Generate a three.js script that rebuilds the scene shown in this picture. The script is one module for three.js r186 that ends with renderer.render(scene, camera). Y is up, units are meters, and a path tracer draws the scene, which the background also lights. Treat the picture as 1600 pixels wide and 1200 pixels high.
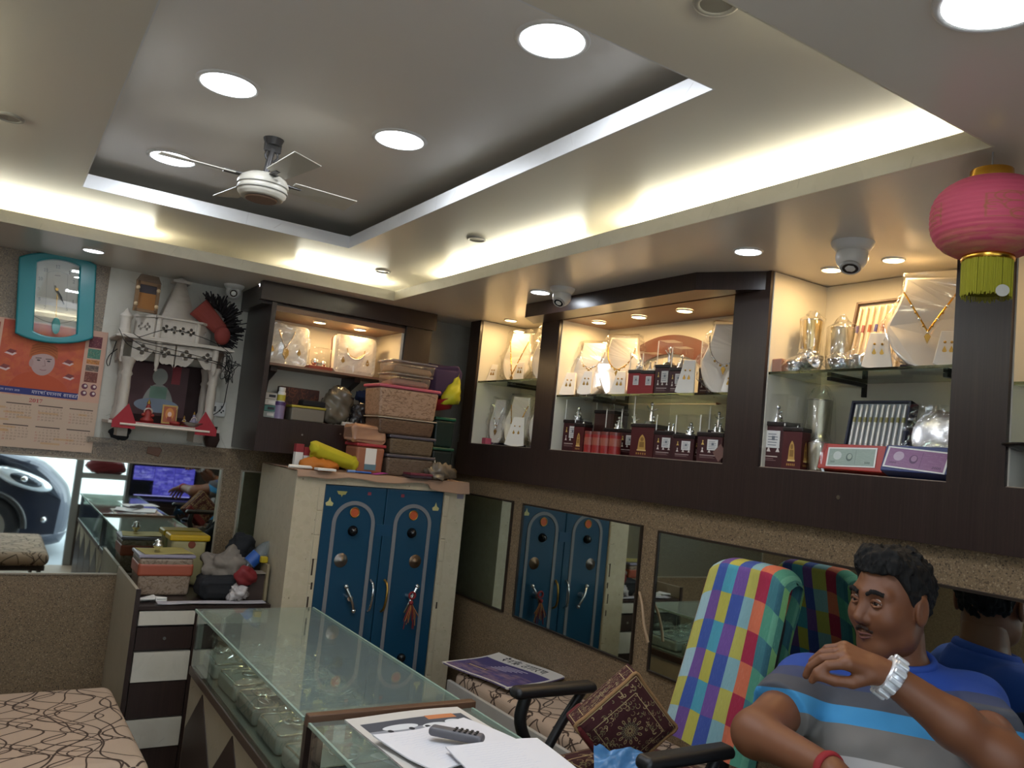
import * as THREE from 'three';
import { RoundedBoxGeometry } from 'three/addons/geometries/RoundedBoxGeometry.js';
import { mergeGeometries, mergeVertices } from 'three/addons/utils/BufferGeometryUtils.js';
import { MarchingCubes } from 'three/addons/objects/MarchingCubes.js';
import { RectAreaLightUniformsLib } from 'three/addons/lights/RectAreaLightUniformsLib.js';

// ---------------------------------------------------------------- camera, sky, exposure
const scene = new THREE.Scene();
const camera = new THREE.PerspectiveCamera(50.46, 4 / 3, 0.05, 60);
camera.position.set(0, 1.45, 0);
camera.quaternion.setFromRotationMatrix(new THREE.Matrix4().set(
  0.83720833, -0.1299925, -0.53121009, 0,
  0.09860901, 0.99130102, -0.08716967, 0,
  0.53792051, 0.02059707, 0.8427439, 0, 0, 0, 0, 1));
scene.background = new THREE.Color(0.80, 0.90, 1.0);        // plain overcast sky over the street
scene.backgroundIntensity = 4.0;
const renderer = new THREE.WebGLRenderer({ antialias: true });
renderer.toneMapping = THREE.LinearToneMapping;
renderer.toneMappingExposure = 2.0;
renderer.shadowMap.enabled = true;
RectAreaLightUniformsLib.init();
const COOL = new THREE.Color(0.86, 0.92, 1.0), WARM = new THREE.Color(1.0, 0.66, 0.30), TUBE = new THREE.Color(1.0, 0.98, 0.80);
const FLOOR = 0.07, SOF = 2.10, MID = 2.198, TRAY = 2.304;

// ---------------------------------------------------------------- helpers
let seed = 12345;
const rnd = () => { seed = (seed + 0x6d2b79f5) | 0; let t = Math.imul(seed ^ (seed >>> 15), 1 | seed); t = (t + Math.imul(t ^ (t >>> 7), 61 | t)) ^ t; return ((t ^ (t >>> 14)) >>> 0) / 4294967296; };
const rr = (a, b) => a + (b - a) * rnd();
const V = (x, y, z) => new THREE.Vector3(x, y, z);
const taken = {};
function numbered(n) { taken[n] = (taken[n] ?? -1) + 1; return taken[n] ? n + '_' + String(taken[n]).padStart(3, '0') : n; }
function clean(g) { let q = g.index ? g.toNonIndexed() : g.clone(); for (const k of Object.keys(q.attributes)) if (!['position', 'normal', 'uv'].includes(k)) q.deleteAttribute(k); if (!q.attributes.normal) q.computeVertexNormals(); if (!q.attributes.uv) q.setAttribute('uv', new THREE.BufferAttribute(new Float32Array(q.attributes.position.count * 2), 2)); q.morphAttributes = {}; return q; }
const join = (l) => (Array.isArray(l) ? (l.length === 1 ? l[0] : mergeGeometries(l.map(clean))) : l);
function mesh(name, g, m, parent) { const o = new THREE.Mesh(join(g), m); o.name = parent ? name : numbered(name); o.castShadow = o.receiveShadow = true; (parent || scene).add(o); return o; }
function tag(o, label, category, group) { o.userData.label = label; o.userData.category = category; if (group) o.userData.group = group; return o; }
function thing(name, label, category, p = [0, 0, 0], turn = 0, group) { const o = new THREE.Group(); o.name = numbered(name); scene.add(o); o.position.set(...p); o.rotation.y = turn; return tag(o, label, category, group); }
function struct(name, g, m, parent) { const o = mesh(name, g, m, parent); if (!parent) o.userData.kind = 'structure'; return o; }
function sgroup(name) { const o = new THREE.Group(); o.name = numbered(name); o.userData.kind = 'structure'; scene.add(o); return o; }
const bx = (w, h, d, x = 0, y = 0, z = 0, r = 0) => (r ? new RoundedBoxGeometry(w, h, d, 2, Math.min(r, w / 2.01, h / 2.01, d / 2.01)) : new THREE.BoxGeometry(w, h, d)).translate(x, y, z);
const bb = (x0, x1, y0, y1, z0, z1, r = 0) => bx(x1 - x0, y1 - y0, z1 - z0, (x0 + x1) / 2, (y0 + y1) / 2, (z0 + z1) / 2, r);
const cy = (r1, r2, h, x = 0, y = 0, z = 0, s = 24) => new THREE.CylinderGeometry(r1, r2, h, s).translate(x, y, z);
const sp = (r, x = 0, y = 0, z = 0, a = 16, b = 12) => new THREE.SphereGeometry(r, a, b).translate(x, y, z);
const lathe = (pts, s = 28) => new THREE.LatheGeometry(pts.map((p) => new THREE.Vector2(p[0], p[1])), s);
const tube = (pts, r, s = 24, k = 6, closed = false) => new THREE.TubeGeometry(new THREE.CatmullRomCurve3(pts.map((p) => V(...p)), closed), s, r, k, closed);
function ext(pts, d, bevel = 0) { const s = new THREE.Shape(pts.map((p) => new THREE.Vector2(p[0], p[1]))); return new THREE.ExtrudeGeometry(s, { depth: d, bevelEnabled: bevel > 0, bevelThickness: bevel, bevelSize: bevel, bevelSegments: 2, curveSegments: 16 }); }
function extShape(s, d, bevel = 0) { return new THREE.ExtrudeGeometry(s, { depth: d, bevelEnabled: bevel > 0, bevelThickness: bevel, bevelSize: bevel, bevelSegments: 2, curveSegments: 20 }); }
// triplanar uv in metres / s, from the geometry's own coordinates
function tri(g, s = 1) { g = clean(join(g)); const p = g.attributes.position, n = g.attributes.normal, u = g.attributes.uv; for (let i = 0; i < p.count; i++) { const a = Math.abs(n.getX(i)), b = Math.abs(n.getY(i)), c = Math.abs(n.getZ(i)); if (a >= b && a >= c) u.setXY(i, p.getZ(i) / s, p.getY(i) / s); else if (b >= c) u.setXY(i, p.getX(i) / s, p.getZ(i) / s); else u.setXY(i, p.getX(i) / s, p.getY(i) / s); } return g; }
// a bumpy surface: displaces vertices by smooth value noise
function hash(i, j, k) { let h = Math.imul(i, 374761393) ^ Math.imul(j, 668265263) ^ Math.imul(k, 2147483647 - 77); h = Math.imul(h ^ (h >>> 13), 1274126177); return ((h ^ (h >>> 16)) >>> 0) / 4294967296; }
function noise(x, y, z) { const i = Math.floor(x), j = Math.floor(y), k = Math.floor(z), f = (t) => t * t * (3 - 2 * t), u = f(x - i), v = f(y - j), w = f(z - k), L = (a, b, t) => a + (b - a) * t; const c = (a, b, d) => hash(i + a, j + b, k + d); return L(L(L(c(0, 0, 0), c(1, 0, 0), u), L(c(0, 1, 0), c(1, 1, 0), u), v), L(L(c(0, 0, 1), c(1, 0, 1), u), L(c(0, 1, 1), c(1, 1, 1), u), v), w) * 2 - 1; }
function rough(g, amp, freq, off = 0) { let q = clean(g); const uv = q.attributes.uv; q.deleteAttribute('normal'); q.deleteAttribute('uv'); q = mergeVertices(q, 1e-5); q.computeVertexNormals(); const p = q.attributes.position, n = q.attributes.normal; for (let i = 0; i < p.count; i++) { const x = p.getX(i), y = p.getY(i), z = p.getZ(i); const N1 = noise(x * freq + off, y * freq, z * freq), N2 = 1 - 2 * Math.abs(noise(x * freq * 1.7, y * freq * 1.7 + off, z * freq * 1.7)), a = amp * 1.6 * (1.2 * N1 + 0.9 * N2 + 0.5 * noise(x * freq * 4.1, y * freq * 4.1 + off, z * freq * 4.1)); p.setXYZ(i, x + n.getX(i) * a, y + n.getY(i) * a, z + n.getZ(i) * a); } q.computeVertexNormals(); return clean(q); }
function warp(g, fn) { g = clean(join(g)); const p = g.attributes.position, v = V(0, 0, 0); for (let i = 0; i < p.count; i++) { v.fromBufferAttribute(p, i); fn(v); p.setXYZ(i, v.x, v.y, v.z); } g.computeVertexNormals(); return g; }
const rot = (g, x = 0, y = 0, z = 0) => g.rotateX(x).rotateY(y).rotateZ(z);
const squareLoop = (a, y, b, r, n = 6) => { const p = []; for (const [x0, z0, x1, z1] of [[-a, -b, a, -b], [a, -b, a, b], [a, b, -a, b], [-a, b, -a, -b]]) for (let i = 0; i < n; i++) p.push([x0 + (x1 - x0) * i / n, y, z0 + (z1 - z0) * i / n]); return tube(p, r, 96, 6, true); };
const mv = (g, x, y, z) => g.translate(x, y, z);

// ---------------------------------------------------------------- textures and materials
function canvas(w, h, draw) { const c = document.createElement('canvas'); c.width = w; c.height = h; const x = c.getContext('2d'); draw(x, w, h); const t = new THREE.CanvasTexture(c); t.colorSpace = THREE.SRGBColorSpace; t.wrapS = t.wrapT = THREE.RepeatWrapping; t.anisotropy = 8; return t; }
function gray(t) { const q = t.clone(); q.colorSpace = THREE.NoColorSpace; q.needsUpdate = true; return q; }
const mat = (color, roughness = 0.6, metalness = 0, o = {}) => new THREE.MeshStandardMaterial({ color, roughness, metalness, ...o });
const phy = (color, roughness, o = {}) => new THREE.MeshPhysicalMaterial({ color, roughness, ...o });
const glow = (color, k) => new THREE.MeshStandardMaterial({ color: 0x888888, emissive: color, emissiveIntensity: k, roughness: 0.5 });
const tGranite = canvas(1024, 1024, (x, w, h) => { x.fillStyle = '#8d7a64'; x.fillRect(0, 0, w, h); const cs = ['#5a4c3e', '#a08e78', '#ac9a84', '#6d5f50', '#443a31', '#bbac98', '#8d7862', '#977f68', '#766756']; for (let i = 0; i < 26000; i++) { x.fillStyle = cs[(rnd() * cs.length) | 0]; x.globalAlpha = rr(0.35, 0.95); const r = rr(1.5, 5.5), a = rnd() * w, b = rnd() * h; for (const dx of [0, -w, w]) { if (a + dx < -8 || a + dx > w + 8) continue; x.beginPath(); x.ellipse(a + dx, b, r, r * rr(0.5, 1), rnd() * 3, 0, 7); x.fill(); } } });
const tWood = canvas(512, 512, (x, w, h) => { x.fillStyle = '#2f2320'; x.fillRect(0, 0, w, h); for (let i = 0; i < 900; i++) { x.globalAlpha = rr(0.05, 0.25); x.fillStyle = rnd() < 0.5 ? '#1d1412' : '#44332d'; const a = rnd() * w; x.fillRect(a, rnd() * h, rr(0.5, 2.5), rr(60, 400)); } });
const tDirt = canvas(512, 512, (x, w, h) => { x.fillStyle = '#ffffff'; x.fillRect(0, 0, w, h); for (let i = 0; i < 260; i++) { x.globalAlpha = rr(0.01, 0.035); x.fillStyle = rnd() < 0.5 ? '#8d8574' : '#a79c88'; const r = rr(2, 40); x.beginPath(); x.ellipse(rnd() * w, rnd() * h, r, r * rr(0.3, 1), rnd() * 3, 0, 7); x.fill(); } for (let i = 0; i < 60; i++) { x.globalAlpha = rr(0.08, 0.25); x.strokeStyle = '#6d6455'; x.lineWidth = rr(0.5, 1.4); x.beginPath(); const a = rnd() * w, b = rnd() * h; x.moveTo(a, b); x.lineTo(a + rr(-20, 20), b + rr(-40, 40)); x.stroke(); } });
const M = {
  granite: mat(0xe6dfd0, 0.32, 0, { map: tGranite }), wood: mat(0xffffff, 0.3, 0, { map: tWood }),
  white: mat(0xcfcabd, 0.55, 0, { map: tDirt }), ceil: mat(0xd6d1c4, 0.3, 0), tray: mat(0xe4dfd6, 0.42, 0), soffit: mat(0xdcd5c8, 0.26, 0), strip: mat(0xdcdcdc, 0.4, 0, { map: tDirt }),
  inner: mat(0xd8d2c0, 0.5), mirror: new THREE.MeshStandardMaterial({ color: 0xc9d2cb, roughness: 0.02, metalness: 1 }),
  glass: new THREE.MeshPhysicalMaterial({ color: 0xe4f0ea, roughness: 0.03, transmission: 1, thickness: 0, ior: 1.5 }),
  film: new THREE.MeshPhysicalMaterial({ color: 0xffffff, roughness: 0.1, transmission: 1, thickness: 0, ior: 2.2 }),
  acrylic: new THREE.MeshPhysicalMaterial({ color: 0xfafafa, roughness: 0.04, transmission: 1, thickness: 0, ior: 1.4 }),
  chrome: mat(0xd8d8d8, 0.16, 1), steel: mat(0xa8a8a6, 0.32, 1), gold: mat(0xd9a441, 0.26, 1), silver: mat(0xe6e6e8, 0.2, 1), brass: mat(0xb08a45, 0.35, 1),
  black: mat(0x141416, 0.4), blackSoft: mat(0x1b1b1e, 0.85), blackGloss: mat(0x0d0d10, 0.15), wire: mat(0x1c1a19, 0.6), plasticW: mat(0xdedcd6, 0.35), edge: mat(0x55453a, 0.5),
};

// ---------------------------------------------------------------- floor, walls, ceiling
struct('floor', tri(bb(-2.1, 2.4, -0.05, FLOOR, -4.2, 0.5), 0.6), mat(0x8d7a68, 0.45, 0, { map: tDirt }));
{ // back wall: granite below, granite strip behind the clock, white panel behind the shrine
  const g = sgroup('wall_back');
  mesh('granite_panel', tri(bb(-2.1, 2.4, FLOOR, 1.352, -4.2, -3.97), 0.5), M.granite, g);
  mesh('granite_panel', tri(bb(-2.1, 0.362, 1.352, 2.42, -4.2, -3.97), 0.5), M.granite, g);
  mesh('white_panel', tri(bb(0.362, 2.4, 1.352, 2.42, -4.2, -3.972), 1), M.white, g);
  mesh('ledge', tri([bb(0.362, 0.945, 1.33, 1.352, -3.97, -3.945)], 0.5), M.granite, g);
}
{ // right wall: granite dado in front, plain wall behind the recessed cabinets
  const g = sgroup('wall_right');
  mesh('granite_panel', tri(bb(2.0, 2.4, FLOOR, 1.335, -4.2, 0.62), 0.5), M.granite, g);
  mesh('white_panel', tri(bb(2.3, 2.4, 1.335, 2.42, -4.2, 0.62), 1), M.white, g);
  mesh('corner_panel', tri(bb(1.76, 2.3, 1.335, SOF, -3.78, -3.74), 1), mat(0x9b968a, 0.6, 0, { map: tDirt }), g);
}
{ const g = sgroup('wall_left');
  mesh('granite_panel', tri(bb(-2.2, -2.1, FLOOR, 1.36, -4.2, 0.62), 0.5), M.granite, g);
  mesh('white_panel', tri(bb(-2.2, -2.1, 1.36, 2.42, -4.2, 0.62), 1), M.white, g); }
{ // street side behind the photographer: doorway, display window and the wall that carries the screen
  const g = sgroup('wall_front');
  mesh('panel', tri(bb(1.16, 2.4, -0.05, 2.42, 0.5, 0.62), 1), mat(0x4a423c, 0.6), g);
  mesh('header', tri(bb(-2.2, 1.16, 2.02, 2.42, 0.5, 0.62), 1), M.wood, g);
  mesh('post', bb(0.72, 0.78, -0.05, 2.02, 0.5, 0.56), mat(0x8d8f90, 0.45, 0.4), g);
  mesh('rail', [bb(0.78, 1.16, 0.86, 0.91, 0.5, 0.56), bb(0.78, 1.16, 1.32, 1.36, 0.5, 0.56)], mat(0x9a9a98, 0.45, 0.3), g);
  mesh('sill_panel', bb(0.78, 1.16, -0.05, 0.62, 0.5, 0.56), M.wood, g);
}
{ // ceiling: lower border, middle level with the hidden tubes, and the raised tray
  const X0 = -0.22, X1 = 1.482, Z0 = -3.43, Z1 = -0.775;
  const s = sgroup('ceiling');
  mesh('soffit_border', tri([bb(-2.2, 2.4, SOF, SOF + 0.014, -4.2, Z0), bb(-2.2, 2.4, SOF, SOF + 0.014, Z1, 0.62), bb(-2.2, X0, SOF, SOF + 0.014, Z0, Z1), bb(X1, 2.4, SOF, SOF + 0.014, Z0, Z1)], 1), M.soffit, s);
  const A0 = 0.156, A1 = 1.103, B0 = -3.05, B1 = -1.115, C0 = -0.52, C1 = 1.79, D0 = -3.74, D1 = -0.47;
  mesh('middle_level', tri([bb(C0, C1, MID, MID + 0.012, D0, B0), bb(C0, C1, MID, MID + 0.012, B1, D1), bb(C0, A0, MID, MID + 0.012, B0, B1), bb(A1, C1, MID, MID + 0.012, B0, B1)], 1), M.ceil, s);
  mesh('cove_wall', tri([bb(C0 - 0.02, C0, SOF + 0.012, 2.32, D0, D1), bb(C1, C1 + 0.02, SOF + 0.012, 2.32, D0, D1), bb(C0, C1, SOF + 0.012, 2.32, D0 - 0.02, D0), bb(C0, C1, SOF + 0.012, 2.32, D1, D1 + 0.02)], 1), M.ceil, s);
  mesh('tray_ceiling', tri(bb(-0.3, 1.56, TRAY, TRAY + 0.02, -3.5, -0.66), 1), M.tray, s);
  mesh('tray_wall', tri([bb(-0.3, -0.28, MID + 0.012, TRAY, -3.5, -0.66), bb(1.54, 1.56, MID + 0.012, TRAY, -3.5, -0.66), bb(-0.28, 1.54, MID + 0.012, TRAY, -3.5, -3.48), bb(-0.28, 1.54, MID + 0.012, TRAY, -0.68, -0.66)], 1), M.tray, s);
  mesh('roof_slab', bb(-2.3, 2.5, 2.42, 2.5, -4.3, 0.7), M.tray, s);
  const ring = (x0, x1, z0, z1, y0, y1, w) => tri([bb(x0, x1, y0, y1, z0, z0 + w), bb(x0, x1, y0, y1, z1 - w, z1), bb(x0, x0 + w, y0, y1, z0 + w, z1 - w), bb(x1 - w, x1, y0, y1, z0 + w, z1 - w)], 1);
  struct('trim', ring(X0, X1, Z0, Z1, SOF, SOF + 0.044, 0.004), mat(0xd9d2bd, 0.35, 0, { map: tDirt })).name = 'trim_1';
  struct('trim', ring(A0, A1, B0, B1, MID, MID + 0.047, 0.004), M.strip).name = 'trim_2';
}

// ---------------------------------------------------------------- lamps
function downlight(x, y, z, r, col, power, k, label, group, spread) {
  const t = thing('recessed_light', label, 'light', [x, y, z], 0, group);
  mesh('rim', lathe([[r * 0.98, 0.0], [r * 1.0, -0.004], [r * 1.1, -0.006], [r * 1.16, -0.003], [r * 1.18, 0.0]], 36), M.plasticW, t);
  mesh('diffuser', cy(r, r, 0.003, 0, -0.0025, 0, 36), glow(col, k), t);
  const l = new THREE.RectAreaLight(col, power, r * 1.75, r * 1.75); l.name = 'lamp'; l.position.set(0, -0.008, 0); l.rotation.x = -Math.PI / 2; t.add(l);
  return t;
}
const BIG = 'round cool white panel lights in the raised ceiling';
downlight(0.393, TRAY, -2.09, 0.067, COOL, 34, 6, 'large round cool white light above left of the ceiling fan, second from the back', BIG);
downlight(0.866, TRAY, -1.35, 0.067, COOL, 34, 6, 'largest and nearest round cool white light in the raised ceiling', BIG);
downlight(0.867, TRAY, -2.095, 0.067, COOL, 34, 6, 'round cool white light right of the ceiling fan in the raised ceiling', BIG);
downlight(0.39, TRAY, -2.823, 0.067, COOL, 34, 6, 'round cool white light half hidden behind the left fan blade', BIG);
downlight(0.393, TRAY, -1.35, 0.067, COOL, 34, 6, 'round cool white light at the near left corner of the raised ceiling', BIG);
downlight(1.026, SOF, -0.54, 0.068, COOL, 26, 6, 'round cool white light in the low border at the upper right of the picture');
const SM = 'small cool white spotlights along the low ceiling border';
downlight(0.261, SOF, -3.64, 0.036, COOL, 26, 6, 'small cool spotlight in the ceiling border above the wall clock', SM);
downlight(0.963, SOF, -3.65, 0.036, COOL, 26, 6, 'small cool spotlight in the ceiling border beside the far corner camera', SM);
downlight(1.637, SOF, -3.66, 0.036, COOL, 26, 6, 'small cool spotlight in the ceiling border above the stacked boxes', SM);
downlight(1.75, SOF, -2.635, 0.036, COOL, 26, 6, 'small cool spotlight in the ceiling border left of the middle camera', SM);
downlight(1.762, SOF, -1.60, 0.036, COOL, 26, 6, 'small cool spotlight in the ceiling border above the dark pillar', SM);
for (const [x, z, l] of [[-0.44, -3.64, 'added unseen cool spotlight in the far ceiling border beyond the clock'], [-0.75, -2.6, 'far added unseen cool spotlight in the left ceiling border'], [-0.75, -1.6, 'near added unseen cool spotlight in the left ceiling border']]) downlight(x, SOF, z, 0.036, COOL, 26, 6, l, SM);  // extra lamps out of view, added to brighten the left side of the room
const WM = 'small warm spotlights inside the display cabinets';
for (const [x, y, z, l] of [[2.05, SOF, -3.32, 'left warm spotlight above the narrow bay of necklace stands'], [2.05, SOF, -3.14, 'right warm spotlight above the narrow bay of necklace stands'],
  [2.08, 2.04, -2.67, 'left warm spotlight of three in the arched bay'], [2.08, 2.04, -2.42, 'middle warm spotlight of three in the arched bay'], [2.08, 2.04, -2.17, 'right warm spotlight of three in the arched bay'],
  [2.06, SOF, -1.54, 'warm spotlight left of the ceiling camera above the pen boxes'], [2.06, SOF, -1.34, 'warm spotlight right of the ceiling camera above the pen boxes'], [2.06, SOF, -0.7, 'warm spotlight above the bay behind the pink lantern'],
  [1.238, 1.9825, -3.70, 'left warm spotlight above the boxed necklace with long pendant'], [1.44, 1.9825, -3.70, 'right warm spotlight above the boxed collar necklace']])
  downlight(x, y, z, 0.027, WARM, 62, 12, l, WM);
// fluorescent tubes lying behind the border
function coveTube(x, z, len, alongX, label) {
  const t = thing('tube_light', label, 'tube light', [x, SOF + 0.014, z], alongX ? 0 : Math.PI / 2, 'cove tube lights behind the ceiling border');
  mesh('batten', bx(len, 0.012, 0.03, 0, 0.006, 0), M.plasticW, t);
  mesh('tube', rot(cy(0.008, 0.008, len - 0.03), 0, 0, Math.PI / 2).translate(0, 0.021, 0), glow(TUBE, 5), t);
  for (const s of [-1, 1]) mesh('end_cap', bx(0.015, 0.024, 0.022, s * (len / 2 - 0.008), 0.02, 0), M.plasticW, t);
  const l = new THREE.RectAreaLight(TUBE, 26, len - 0.03, 0.03); l.name = 'lamp'; l.position.set(0, 0.032, 0); l.rotation.x = Math.PI / 2; t.add(l);
}
coveTube(1.60, -1.42, 1.0, false, 'long tube light behind the right ceiling border nearest the lantern');
coveTube(1.60, -2.67, 1.0, false, 'tube light behind the right ceiling border towards the far corner');
coveTube(1.26, -3.55, 0.46, true, 'tube light behind the far ceiling border near the corner');
coveTube(0.02, -3.55, 0.9, true, 'tube light behind the far ceiling border above the clock');
coveTube(-0.36, -2.2, 1.0, false, 'tube light behind the left ceiling border');
coveTube(0.6, -0.62, 1.0, true, 'tube light behind the near ceiling border');

// ---------------------------------------------------------------- wall mirrors
function wallMirror(label, pts, n, group) { // pts: axis-aligned rectangle; n: 'z' on the back wall, 'x' on the right wall
  const [a0, a1, y0, y1] = pts, w = a1 - a0, h = y1 - y0, t = thing('wall_mirror', label, 'mirror', n === 'z' ? [(a0 + a1) / 2, y0, -3.97] : [2.0, y0, (a0 + a1) / 2], n === 'z' ? 0 : -Math.PI / 2, group);
  mesh('glass', bx(w, h, 0.004, 0, h / 2, 0.004), M.mirror, t);
  const f = n === 'z' ? mat(0x9c8f7c, 0.4) : mat(0x2a2018, 0.4), k = 0.007;
  for (const [gw, gh, gx, gy] of [[w + 2 * k, k, 0, -k / 2], [w + 2 * k, k, 0, h + k / 2], [k, h, -w / 2 - k / 2, h / 2], [k, h, w / 2 + k / 2, h / 2]]) mesh('frame_bar', bx(gw, gh, 0.011, gx, gy, 0.0055), f, t);
}
wallMirror('wide wall mirror below the calendar reflecting the parked car', [-0.75, 0.943, 0.768, 1.25], 'z');
wallMirror('narrow wall mirror beside the steel safe reflecting its side', [1.04, 1.62, 0.768, 1.248], 'z');
wallMirror('narrow wall mirror between safe and pilaster reflecting white safe frame', [-3.92, -3.062, 0.772, 1.243], 'x');
wallMirror('wall mirror showing the reflected blue safe doors', [-2.966, -2.21, 0.772, 1.243], 'x');
wallMirror('long wall mirror behind the checked towel and the seated man', [-2.112, -0.55, 0.772, 1.236], 'x');

// ---------------------------------------------------------------- right-hand display cabinet
{ const t = thing('display_cabinet', 'long dark brown built-in display cabinet on the right wall', 'cabinet', [1.97, 1.335, -1.6]);
  const L = (x0, x1, y0, y1, z0, z1) => tri(bb(x0 - 1.97, x1 - 1.97, y0 - 1.335, y1 - 1.335, z0 + 1.6, z1 + 1.6), 0.7);
  mesh('lower_board', L(1.965, 2.3, 1.336, 1.49, -3.57, 0.45), M.wood, t);
  for (const [a, b] of [[-3.57, -3.47], [-2.928, -2.797], [-1.832, -1.69], [-1.11, -0.975], [-0.1, 0.05]]) mesh('column', L(1.972, 2.24, 1.49, 2.099, a, b), M.wood, t);
  mesh('back_panel', L(2.24, 2.29, 1.49, 2.098, -3.57, 0.45), M.inner, t);
  const side = mat(0xd3cebf, 0.45);
  for (const [a] of [[-3.47], [-2.797], [-1.69], [-0.975], [-0.1 - 0.004]]) mesh('side_lining', L(1.985, 2.24, 1.49, 2.097, a, a + 0.004), side, t);
  for (const a of [-2.932, -1.836, -1.114]) mesh('side_lining', L(1.985, 2.24, 1.49, 2.097, a, a + 0.004), side, t);
  mesh('bay_ceiling', L(1.985, 2.24, 2.041, 2.056, -2.793, -1.836), mat(0x7a5a44, 0.35), t);
  mesh('floor_lining', L(1.98, 2.24, 1.489, 1.4925, -3.46, 0.4), mat(0x9a8a78, 0.6), t);
  // canopy above the arched bay: trapezoid plan
  const can = ext([[-3.0, 1.972], [-2.9, 1.86], [-1.9, 1.86], [-1.71, 1.972]].map(([z, x]) => [x - 1.97, -(z + 1.6)]), 0.058).rotateX(-Math.PI / 2).translate(0, 2.041 - 1.335, 0);
  mesh('canopy', tri(can, 0.7), M.wood, t);
  // arched board in the middle bay
  const s = new THREE.Shape(); s.moveTo(-0.36, 0); s.absarc(0, 0, 0.36, Math.PI, 0, true); s.lineTo(0.30, 0); s.absarc(0, -0.02, 0.28, 0.05, Math.PI - 0.05, false); s.lineTo(-0.36, 0);
  mesh('arch', extShape(s, 0.012).rotateY(-Math.PI / 2).scale(1, 0.76, 1).translate(2.238 - 1.97, 1.715 - 1.335, -2.40 + 1.6), mat(0x6a3a2c, 0.5), t);
  mesh('round_screw_cap', rot(cy(0.006, 0.006, 0.003), 0, 0, Math.PI / 2).translate(-0.005, 0.09, 0.2), M.chrome, t);
  for (const [a, b, y] of [[-3.465, -2.934, 1.797], [-2.79, -1.838, 1.722], [-1.685, -1.116, 1.783], [-0.97, -0.106, 1.736]]) {
    const sh = mesh('glass_shelf', L(1.985, 2.235, y - 0.008, y, a, b), new THREE.MeshPhysicalMaterial({ color: 0xb9d6c6, roughness: 0.05, transmission: 1, thickness: 0.006, ior: 1.5 }), t);
    for (const z of [a + 0.16, b - 0.06]) mesh('bracket', [bb(2.06 - 1.97, 2.239 - 1.97, y - 0.02 - 1.335, y - 0.009 - 1.335, z - 0.006 + 1.6, z + 0.006 + 1.6), bb(2.228 - 1.97, 2.239 - 1.97, y - 0.05 - 1.335, y - 0.02 - 1.335, z - 0.006 + 1.6, z + 0.006 + 1.6)], M.black, t);
  }
  mesh('curved_bracket', ext([[0, 0], [0.13, 0], [0.13, 0.21], [0.085, 0.21], [0.06, 0.12], [0, 0.04]], 0.03).rotateY(Math.PI / 2).translate(2.236 - 1.97, 1.5 - 1.335, -1.838 - 0.0 + 1.6).translate(-0.03, 0, 0), M.wood, t);
}
// ---------------------------------------------------------------- cabinet on the back wall
{ const t = thing('wall_cabinet', 'deep dark brown wall cabinet above the safe with lit necklace boxes', 'cabinet', [1.352, 1.3616, -3.848]); t.scale.setScalar(1.04);
  const L = (x0, x1, y0, y1, z0, z1) => tri(bb(x0 - 1.3, x1 - 1.3, y0 - 1.365, y1 - 1.365, z0 + 3.7, z1 + 3.7), 0.7);
  mesh('side_panel', L(0.935, 0.955, 1.365, 2.074, -3.815, -3.43), M.wood, t);
  mesh('side_panel', L(1.56, 1.69, 1.365, 2.0, -3.74, -3.43), M.wood, t);
  mesh('bottom_board', L(0.955, 1.56, 1.365, 1.508, -3.815, -3.43), M.wood, t);
  mesh('header', L(0.90, 1.69, 1.985, 2.074, -3.815, -3.45), M.wood, t);
  mesh('canopy_edge', L(0.88, 1.70, 1.995, 2.073, -3.45, -3.41), M.wood, t);
  mesh('inner_ceiling', L(0.955, 1.56, 1.962, 1.985, -3.74, -3.445), mat(0x7a5a44, 0.35), t);
  mesh('back_panel', L(0.955, 1.56, 1.508, 1.962, -3.815, -3.74), M.inner, t);
  mesh('side_lining', L(1.545, 1.558, 1.508, 1.962, -3.739, -3.445), M.inner, t);
  mesh('shelf', L(0.957, 1.545, 1.737, 1.747, -3.738, -3.52), mat(0x8a6a55, 0.5), t);
  for (const x of [1.03, 1.42]) mesh('bracket', ext([[0, 0], [0.0, -0.16], [0.03, -0.16], [0.06, -0.06], [0.17, -0.02], [0.17, 0]], 0.03).rotateY(-Math.PI / 2).translate(x - 1.3, 1.736 - 1.365, -3.738 + 3.7), M.wood, t);
  for (const [x, y] of [[1.13, 1.45], [1.33, 1.43], [1.3, 1.47]]) mesh('screw', rot(cy(0.004, 0.004, 0.003, 0, 0, 0, 10), Math.PI / 2).translate(x - 1.3, y - 1.365, 0.271), M.steel, t);
}

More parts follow.
